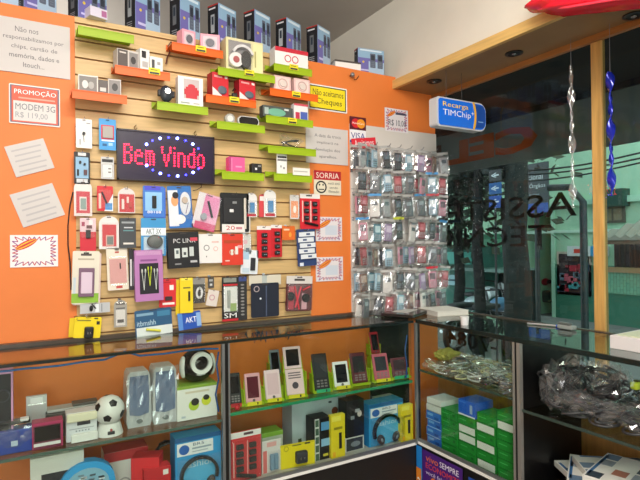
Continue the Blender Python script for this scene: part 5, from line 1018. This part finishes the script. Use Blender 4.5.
# awning and banner over the shop front
aw = thing('awning', 'black flat awning outside above the window', 'awning', (2.8, 1.5, 2.42)); MB().b2(-.36, -6, 0, .40, 6, .03, mat('#101012', .6)).build('canopy', aw); MB().b2(.37, -6, -.04, .40, 6, 0, mat('#1c1c20', .5)).build('front_rail', aw)
bn = thing('shop_banner', 'grey shop banner hanging from the awning with reversed orange capitals', 'banner', (3.2, 1.2, 2.04), PI/2)
mb = MB(); mb.b2(-5, 0, 0, 6, .008, .385, mat('#7f8b8c', .7)); mb.build('fabric', bn)
MB().text('CEL', 1.22, .07, 2.15, .27, .0092, '#c4551c', bold=.05).text('ULAR', 2.2, .07, 3.5, .27, .0092, '#6c4438', bold=.05).text('CEL', 1.22, .07, 2.15, .27, -.0012, '#d8682a', bold=.05).text('ULAR', 2.2, .07, 3.5, .27, -.0012, '#7c4c3c', bold=.05).build('printed_letters', bn)
mb = MB(); mb.ring(1.1, .1, .62, .05, .0085, .0105, '#a83c18', 24, .6, 1.9); mb.build('printed_swoosh', bn)
GX = 10.0
def fac(px0, py0, px1, py1, X=GX):
    a = hit(0, X, px0, (py0+py1)/2).y; b = hit(0, X, px1, (py0+py1)/2).y; t_ = hit(0, X, (px0+px1)/2, py0).z; u = hit(0, X, (px0+px1)/2, py1).z
    return a, b, u, t_
hs = thing('green_house', 'two storey mint green building with dark green lower walls across the street', 'building', (GX, 6, 0)); ox = hs.location
def H(name, mb, par=None):
    if par is None: return mb.build(name, hs, (-ox.x, -ox.y, -ox.z))
    return mb.build(name, par)
mb = MB(); MINT = mat('#a6d2b2', .8, kind='wall')
g0, g1, gb, gt = fac(527, 250, 553, 318)
mb.b2(GX, -12, 2.2, GX+3, 10.4, 6.5, MINT); mb.b2(GX, -12, -.25, GX+3, g1, 2.2, MINT); mb.b2(GX, g0, -.25, GX+3, 10.4, 2.2, MINT); mb.b2(GX+2.6, g1, -.25, GX+3, g0, 2.2, '#5c625e')
H('wall', mb)
H('dado', MB().b2(GX-.03, -12, -.25, GX, g1, .95, mat('#3c7c64', .5)).b2(GX-.03, g0, -.25, GX, 10.4, .95, mat('#3c7c64', .5)))
a, b, c_, d_ = fac(608, 268, 690, 296); H('tiled_panel', MB().b2(GX-.06, b, c_, GX-.03, a, d_, mat('#7fbf9c', .4, kind='tiles')))
H('string_course', MB().b2(GX-.06, -12, 1.62, GX, 10.4, 1.68, '#bfe0cc').b2(GX-.10, -12, 2.18, GX, 10.4, 2.3, '#aad8bc'))
H('garage_frame', MB().b2(GX-.05, g1-.08, -.25, GX, g1, 2.1, '#aad8bc'))
a, b, c_, d_ = fac(560, 254, 590, 293); f = H('shop_window', MB().b2(GX-.03, b-.05, c_-.05, GX-.01, a+.05, d_+.05, '#c9b8a8').b2(GX-.035, b, c_, GX-.03, a, d_, '#3a2c30'))
mb = MB(); rnd = random.Random(8)
for q in range(26):
    y = rnd.uniform(b+.05, a-.05); z = rnd.uniform(c_+.05, d_-.25); mb.box((GX-.06, y, z), (.04, rnd.uniform(.06, .2), rnd.uniform(.05, .16)), rnd.choice(['#b03040', '#8a2030', '#6a7a88', '#c86070', '#40506a', '#4a9aa0']))
H('window_goods', mb, f)
a, b, c_, d_ = fac(572, 246, 611, 256); H('shop_sign', MB().b2(GX-.16, b, c_, GX-.06, a, d_, '#d4dcda').b2(GX-.165, b, c_, GX-.16, b+.32, d_, '#3aa0d0').b2(GX-.165, a-.3, c_+.06, GX-.16, a-.15, d_-.06, '#c84030'))
a, b, c_, d_ = fac(600, 190, 630, 207); H('dark_board', MB().b2(GX-.25, b, c_, GX, a, d_, '#24483e'))
a, b, c_, d_ = fac(602, 206, 626, 223); f = H('upper_window', MB().b2(GX-.04, b, c_, GX-.01, a, d_, '#5a5a4c').b2(GX-.045, b+.06, c_+.05, GX-.04, (a+b)/2-.02, d_-.05, '#8a8468').b2(GX-.045, (a+b)/2+.02, c_+.05, GX-.04, a-.06, d_-.05, '#8a8468'))
a, b, c_, d_ = fac(616, 234, 680, 268); f = H('barred_window', MB().b2(GX-.04, b, c_, GX-.01, a, d_, '#1e2622').b2(GX-.05, b+.3, c_+.2, GX-.04, b+.6, d_-.15, '#cfc27c').b2(GX-.14, b-.1, c_-.1, GX-.02, a+.1, c_, '#a88c62'))
mb = MB()
for q in range(12): y = b+(a-b)*(q+.5)/12; mb.b2(GX-.12, y-.012, c_, GX-.1, y+.012, d_, '#3c2c20')
H('bars', mb, f)
# tiled lean-to roof
r0 = hit(0, 9.1, 596, 240); r1 = hit(0, 9.1, 640, 224)
mb = MB(); TL = mat('#8a8a7c', .8, kind='wall'); n = 26; y0 = hit(0, 9.0, 596, 240).y; 
vs = []; fs = []
for i in range(n*4+1):
    s_ = i*.045; y = y0-s_; b_ = .03*math.sin(i*PI/2*1.0); xb = 8.9+min(.02+s_*.85, 1.09); zb_ = 1.52+min(s_*.5, .62)
    for x, z in ((8.9, 1.52+b_), (xb, zb_+b_), (xb, zb_-.1), (8.9, 1.44)): vs.append((x, y, z))
for i in range(n*4):
    k = 4*i
    for e in range(4): fs.append((k+e, k+(e+1) % 4, k+4+(e+1) % 4, k+4+e))
mb.add(vs, fs, TL); 
lt = thing('tiled_roof', 'grey tiled lean-to roof on the green building at the right', 'roof', (9.5, y0-2, 1.8)); mb.build('tiles', lt, (-9.5, -(y0-2), -1.8))
MB().b2(8.9, y0-4.7, 1.38, 8.98, y0, 1.45, '#5a4632').build('eaves_board', lt, (-9.5, -(y0-2), -1.8))
# lamp post
p = hit(0, 6.0, 585, 330); p2 = hit(0, 6.0, 585, 200)
lp = thing('street_pole', 'thin black bent street pole in front of the green building', 'pole', (6.0, p.y, -.25)); yy = hit(0, 6, 570, 196).y-p.y; y3 = hit(0, 6, 549, 190).y-p.y
MB().tube([(0, 0, 0), (0, 0, p2.z+.23), (0, yy, p2.z+.43), (0, y3, p2.z+.45)], .045, mat('#16282a', .5), 8).build('pole', lp); MB().cyl((0, 0, 0), (0, 0, .15), .09, mat('#16282a', .5)).build('foot', lp)
# dark tree trunks and foliage
def trunk(label, px0, px1, X, col, h, lean=0):
    a = hit(0, X, px0, 260); b = hit(0, X, px1, 260); r = abs(a.y-b.y)/2*.85; t = thing('tree', label, 'tree', (X, (a.y+b.y)/2, -.26))
    pts = [(lean*q*.1, .03*math.sin(q*2), h*q/8) for q in range(9)]
    MB().tube(pts, r*1.25, mat(col, .9, kind='leaf'), 12, r2=r*.8).build('trunk', t); return t
def crown(t, c, s, n, col, seed, leaf=.1):
    rnd = random.Random(seed); vs = []; fs = []
    for i in range(n):
        p = Vector((rnd.gauss(0, .4)*s[0], rnd.gauss(0, .4)*s[1], rnd.gauss(0, .4)*s[2]))+Vector(c)
        a = Vector((rnd.gauss(0, 1), rnd.gauss(0, 1), rnd.gauss(0, 1))).normalized()*leaf*rnd.uniform(.6, 1.3); b = a.orthogonal()*.6; k = len(vs)
        vs += [p-a, p+b, p+a, p-b]; fs.append((k, k+1, k+2, k+3))
    MB().add(vs, fs, mat(col, .8, kind='leaf')).build('foliage', t)
t = trunk('thick dark tree trunk standing in the middle of the street view', 505, 528, 5.2, '#1f2a26', 3.6); crown(t, (0, .25, 2.9), (.5, .4, .5), 400, '#182420', 1, .06)
t = trunk('slim dark trunk left of the thick one', 474, 483, 5.0, '#141c1a', 3.4); crown(t, (.2, .4, 2.7), (.6, .8, .6), 800, '#283226', 2, .06)
t = trunk('far tree with dense dark leaves filling the left of the street view', 455, 463, 7.5, '#1a221e', 3.5); crown(t, (0, .4, 3.2), (1.6, 2.2, 2.0), 2600, '#34402c', 3, .11)
# grey street sign and lamps
a, b, c_, d_ = fac(524, 163, 548, 228, 6.5)
ss = thing('direction_board', 'grey direction board with white lettering and a blue band', 'street sign', (6.5, (a+b)/2, 0), -PI/2); w = a-b
mb = MB(); mb.b2(-w/2, 0, c_+.22, w/2, .03, d_, '#3e464a'); hh = d_-c_
mb.text('acional', -w*.4, d_-.24, w*.3, d_-.16, -.002, '#cfd8da'); mb.text('s Órgãos', -w*.42, d_-.38, w*.4, d_-.29, -.002, '#cfd8da'); mb.text('Doutor', -w*.42, d_-.50, w*.15, d_-.43, -.002, '#9fb0b4'); mb.b2(-w/2, -.004, c_+.22, w/2, 0, c_+.36, '#1f50a0')
mb.build('board', ss); MB().cyl((0, .02, -.25), (0, .02, c_+.3), .035, '#2a3230').build('pole', ss)
for k, (y0_, y1_) in enumerate(((169, 181), (182, 194), (195, 208))):
    a, b, c_, d_ = fac(489, y0_, 501, y1_, 4.4); s_ = thing('arrow_sign', ['top', 'middle', 'bottom'][k] + ' plate of the three stacked arrow signs by the thick trunk', 'street sign', (4.4, (a+b)/2, c_), -PI/2, 'arrow plates'); w = a-b; h = d_-c_
    MB().b2(-w/2, 0, 0, w/2, .01, h*.94, ['#3a3c40', '#1f5c9c', '#1f50a8'][k]).text('<', -w*.3, h*.25, w*.1, h*.7, -.001, '#d8e4ec').rect(-w*.1, h*.42, w*.32, h*.53, -.001, '#d8e4ec').build('plate', s_)
p = hit(0, 4.42, 495, 208); tag(MB().cyl((0, 0, 0), (0, 0, p.z+.6), .012, '#2a2e30').build('sign_pole', None, (4.425, p.y, -.25)), 'thin dark pole carrying the three stacked arrow signs', 'pole')
# teal shop on the left
a, b, c_, d_ = fac(440, 236, 475, 306, 8.0)
ts = thing('teal_kiosk', 'dark teal kiosk wall with a pale sign at the left of the street view', 'kiosk', (8, (a+b)/2, 0)); w = (a-b)+1.6
MB().b2(0, -w/2+.8, 0, 1.2, w/2+.8, 1.35, mat('#2c6a5c', .6)).build('wall', ts)
a2, b2_, c2, d2 = fac(448, 252, 470, 264, 7.9); MB().b2(-.12, b2_-ox.y-(ts.location.y-ox.y), c2, -.05, a2-ts.location.y, d2, '#5cbcae').build('sign_board', ts)
a2, b2_, c2, d2 = fac(445, 275, 459, 285, 7.9); MB().b2(-.12, b2_-ts.location.y, c2, -.05, a2-ts.location.y, d2, '#9ac4cc').b2(-.125, b2_+.1-ts.location.y, (c2+d2)/2-.02, -.12, a2-.1-ts.location.y, (c2+d2)/2+.02, '#1c4a58').build('arrow_board', ts)
a, b, c_, d_ = fac(466, 234, 509, 252, 8.5); 
t = thing('lit_shop_sign', 'bright green lit fascia sign behind the window lettering', 'shop sign', (8.5, (a+b)/2, c_)); w = a-b; MB().b2(0, -w/2, 0, .2, w/2, d_-c_, mat('#4fae84', .5)).b2(-.01, -w/2, (d_-c_)*.3, 0, w/2, (d_-c_)*.7, mat('#7fd4ac', .5)).build('sign_box', t)
MB().b2(-.6, -w/2-.3, -.38, .4, w/2+.3, -.32, '#7a9c94').b2(.2, -w/2-.4, -3, .4, w/2+.4, -.36, '#18201e').build('shop_front', t)
for q in (-1, 1): MB().cyl((.1, q*(w/2-.05), -c_-.02), (.1, q*(w/2-.05), 0), .04, '#2c3c38').build('post', t)
# motorcycles
def motorcycle(label, px, X, rz, col, s=1.0):
    p = hit(0, X, px, 300); t = thing('motorcycle', label, 'motorcycle', (X, p.y, -.25), rz, 'motorcycles across the street'); t.scale = (s, s, s)
    for xx in (-.62, .62):
        mb = MB(); mb.tube([(xx+.27*math.cos(a*PI/10), 0, .30+.27*math.sin(a*PI/10)) for a in range(21)], .045, mat('#0e0f10', .7), 8)
        for q in range(6): mb.tube([(xx, 0, .3), (xx+.25*math.cos(q*PI/3), 0, .3+.25*math.sin(q*PI/3))], .008, CHROME, 4)
        mb.cyl((xx, -.05, .3), (xx, .05, .3), .05, CHROME); mb.build('wheel', t)
    MB().sph((.05, 0, .78), .5, col, (.55, .26, .26)).build('fuel_tank', t); MB().box((-.38, 0, .78), (.6, .22, .09), BLACK, .03).build('seat', t)
    MB().box((.0, 0, .42), (.4, .24, .3), mat('#50565a', .3, .6), .04).build('engine', t)
    MB().tube([(.62, .06, .3), (.45, .06, .85), (.40, .06, .98)], .022, CHROME).tube([(.62, -.06, .3), (.45, -.06, .85), (.40, -.06, .98)], .022, CHROME).build('fork', t)
    MB().tube([(.32, -.34, 1.02), (.40, -.15, 1.0), (.42, 0, .98), (.40, .15, 1.0), (.32, .34, 1.02)], .016, BLACK).build('handlebar', t)
    MB().sph((.54, 0, .88), .09, mat('#dfe6e8', .1), (.7, 1, 1)).build('headlight', t); MB().tube([(-.1, .12, .3), (-.8, .14, .36)], .035, CHROME).build('exhaust', t); return t
motorcycle('silver motorcycle nearest the slim dark trunk', 472, 6.3, .25, mat('#9aa8ae', .3, .5), .9); motorcycle('white motorcycle second from the slim dark trunk', 487, 7.9, .15, mat('#c9d4d8', .3), .9)
motorcycle('blue motorcycle closest to the thick trunk on its left', 498, 6.5, .2, mat('#3f6a8a', .3), .9); motorcycle('red motorcycle parked in the open garage', 541, 10.6, 2.7, mat('#a82430', .3), .95)
# overhead wires
for k, (ya, yb) in enumerate(((166, 147), (170, 153), (178, 157))):
    a = hit(0, 5.5+.3*k, 470, ya+3); b = hit(0, 5.5+.3*k, 680, yb-4); n = 14
    pts = [(a.x, a.y+(b.y-a.y)*i/n, a.z+(b.z-a.z)*i/n-.12*math.sin(PI*i/n)) for i in range(n+1)]
    tag(MB().tube(pts, .011, '#16201e', 5).build('overhead_wire'), ['highest', 'middle', 'lowest'][k] + ' of the black overhead wires crossing the green building', 'wire', 'overhead wires')
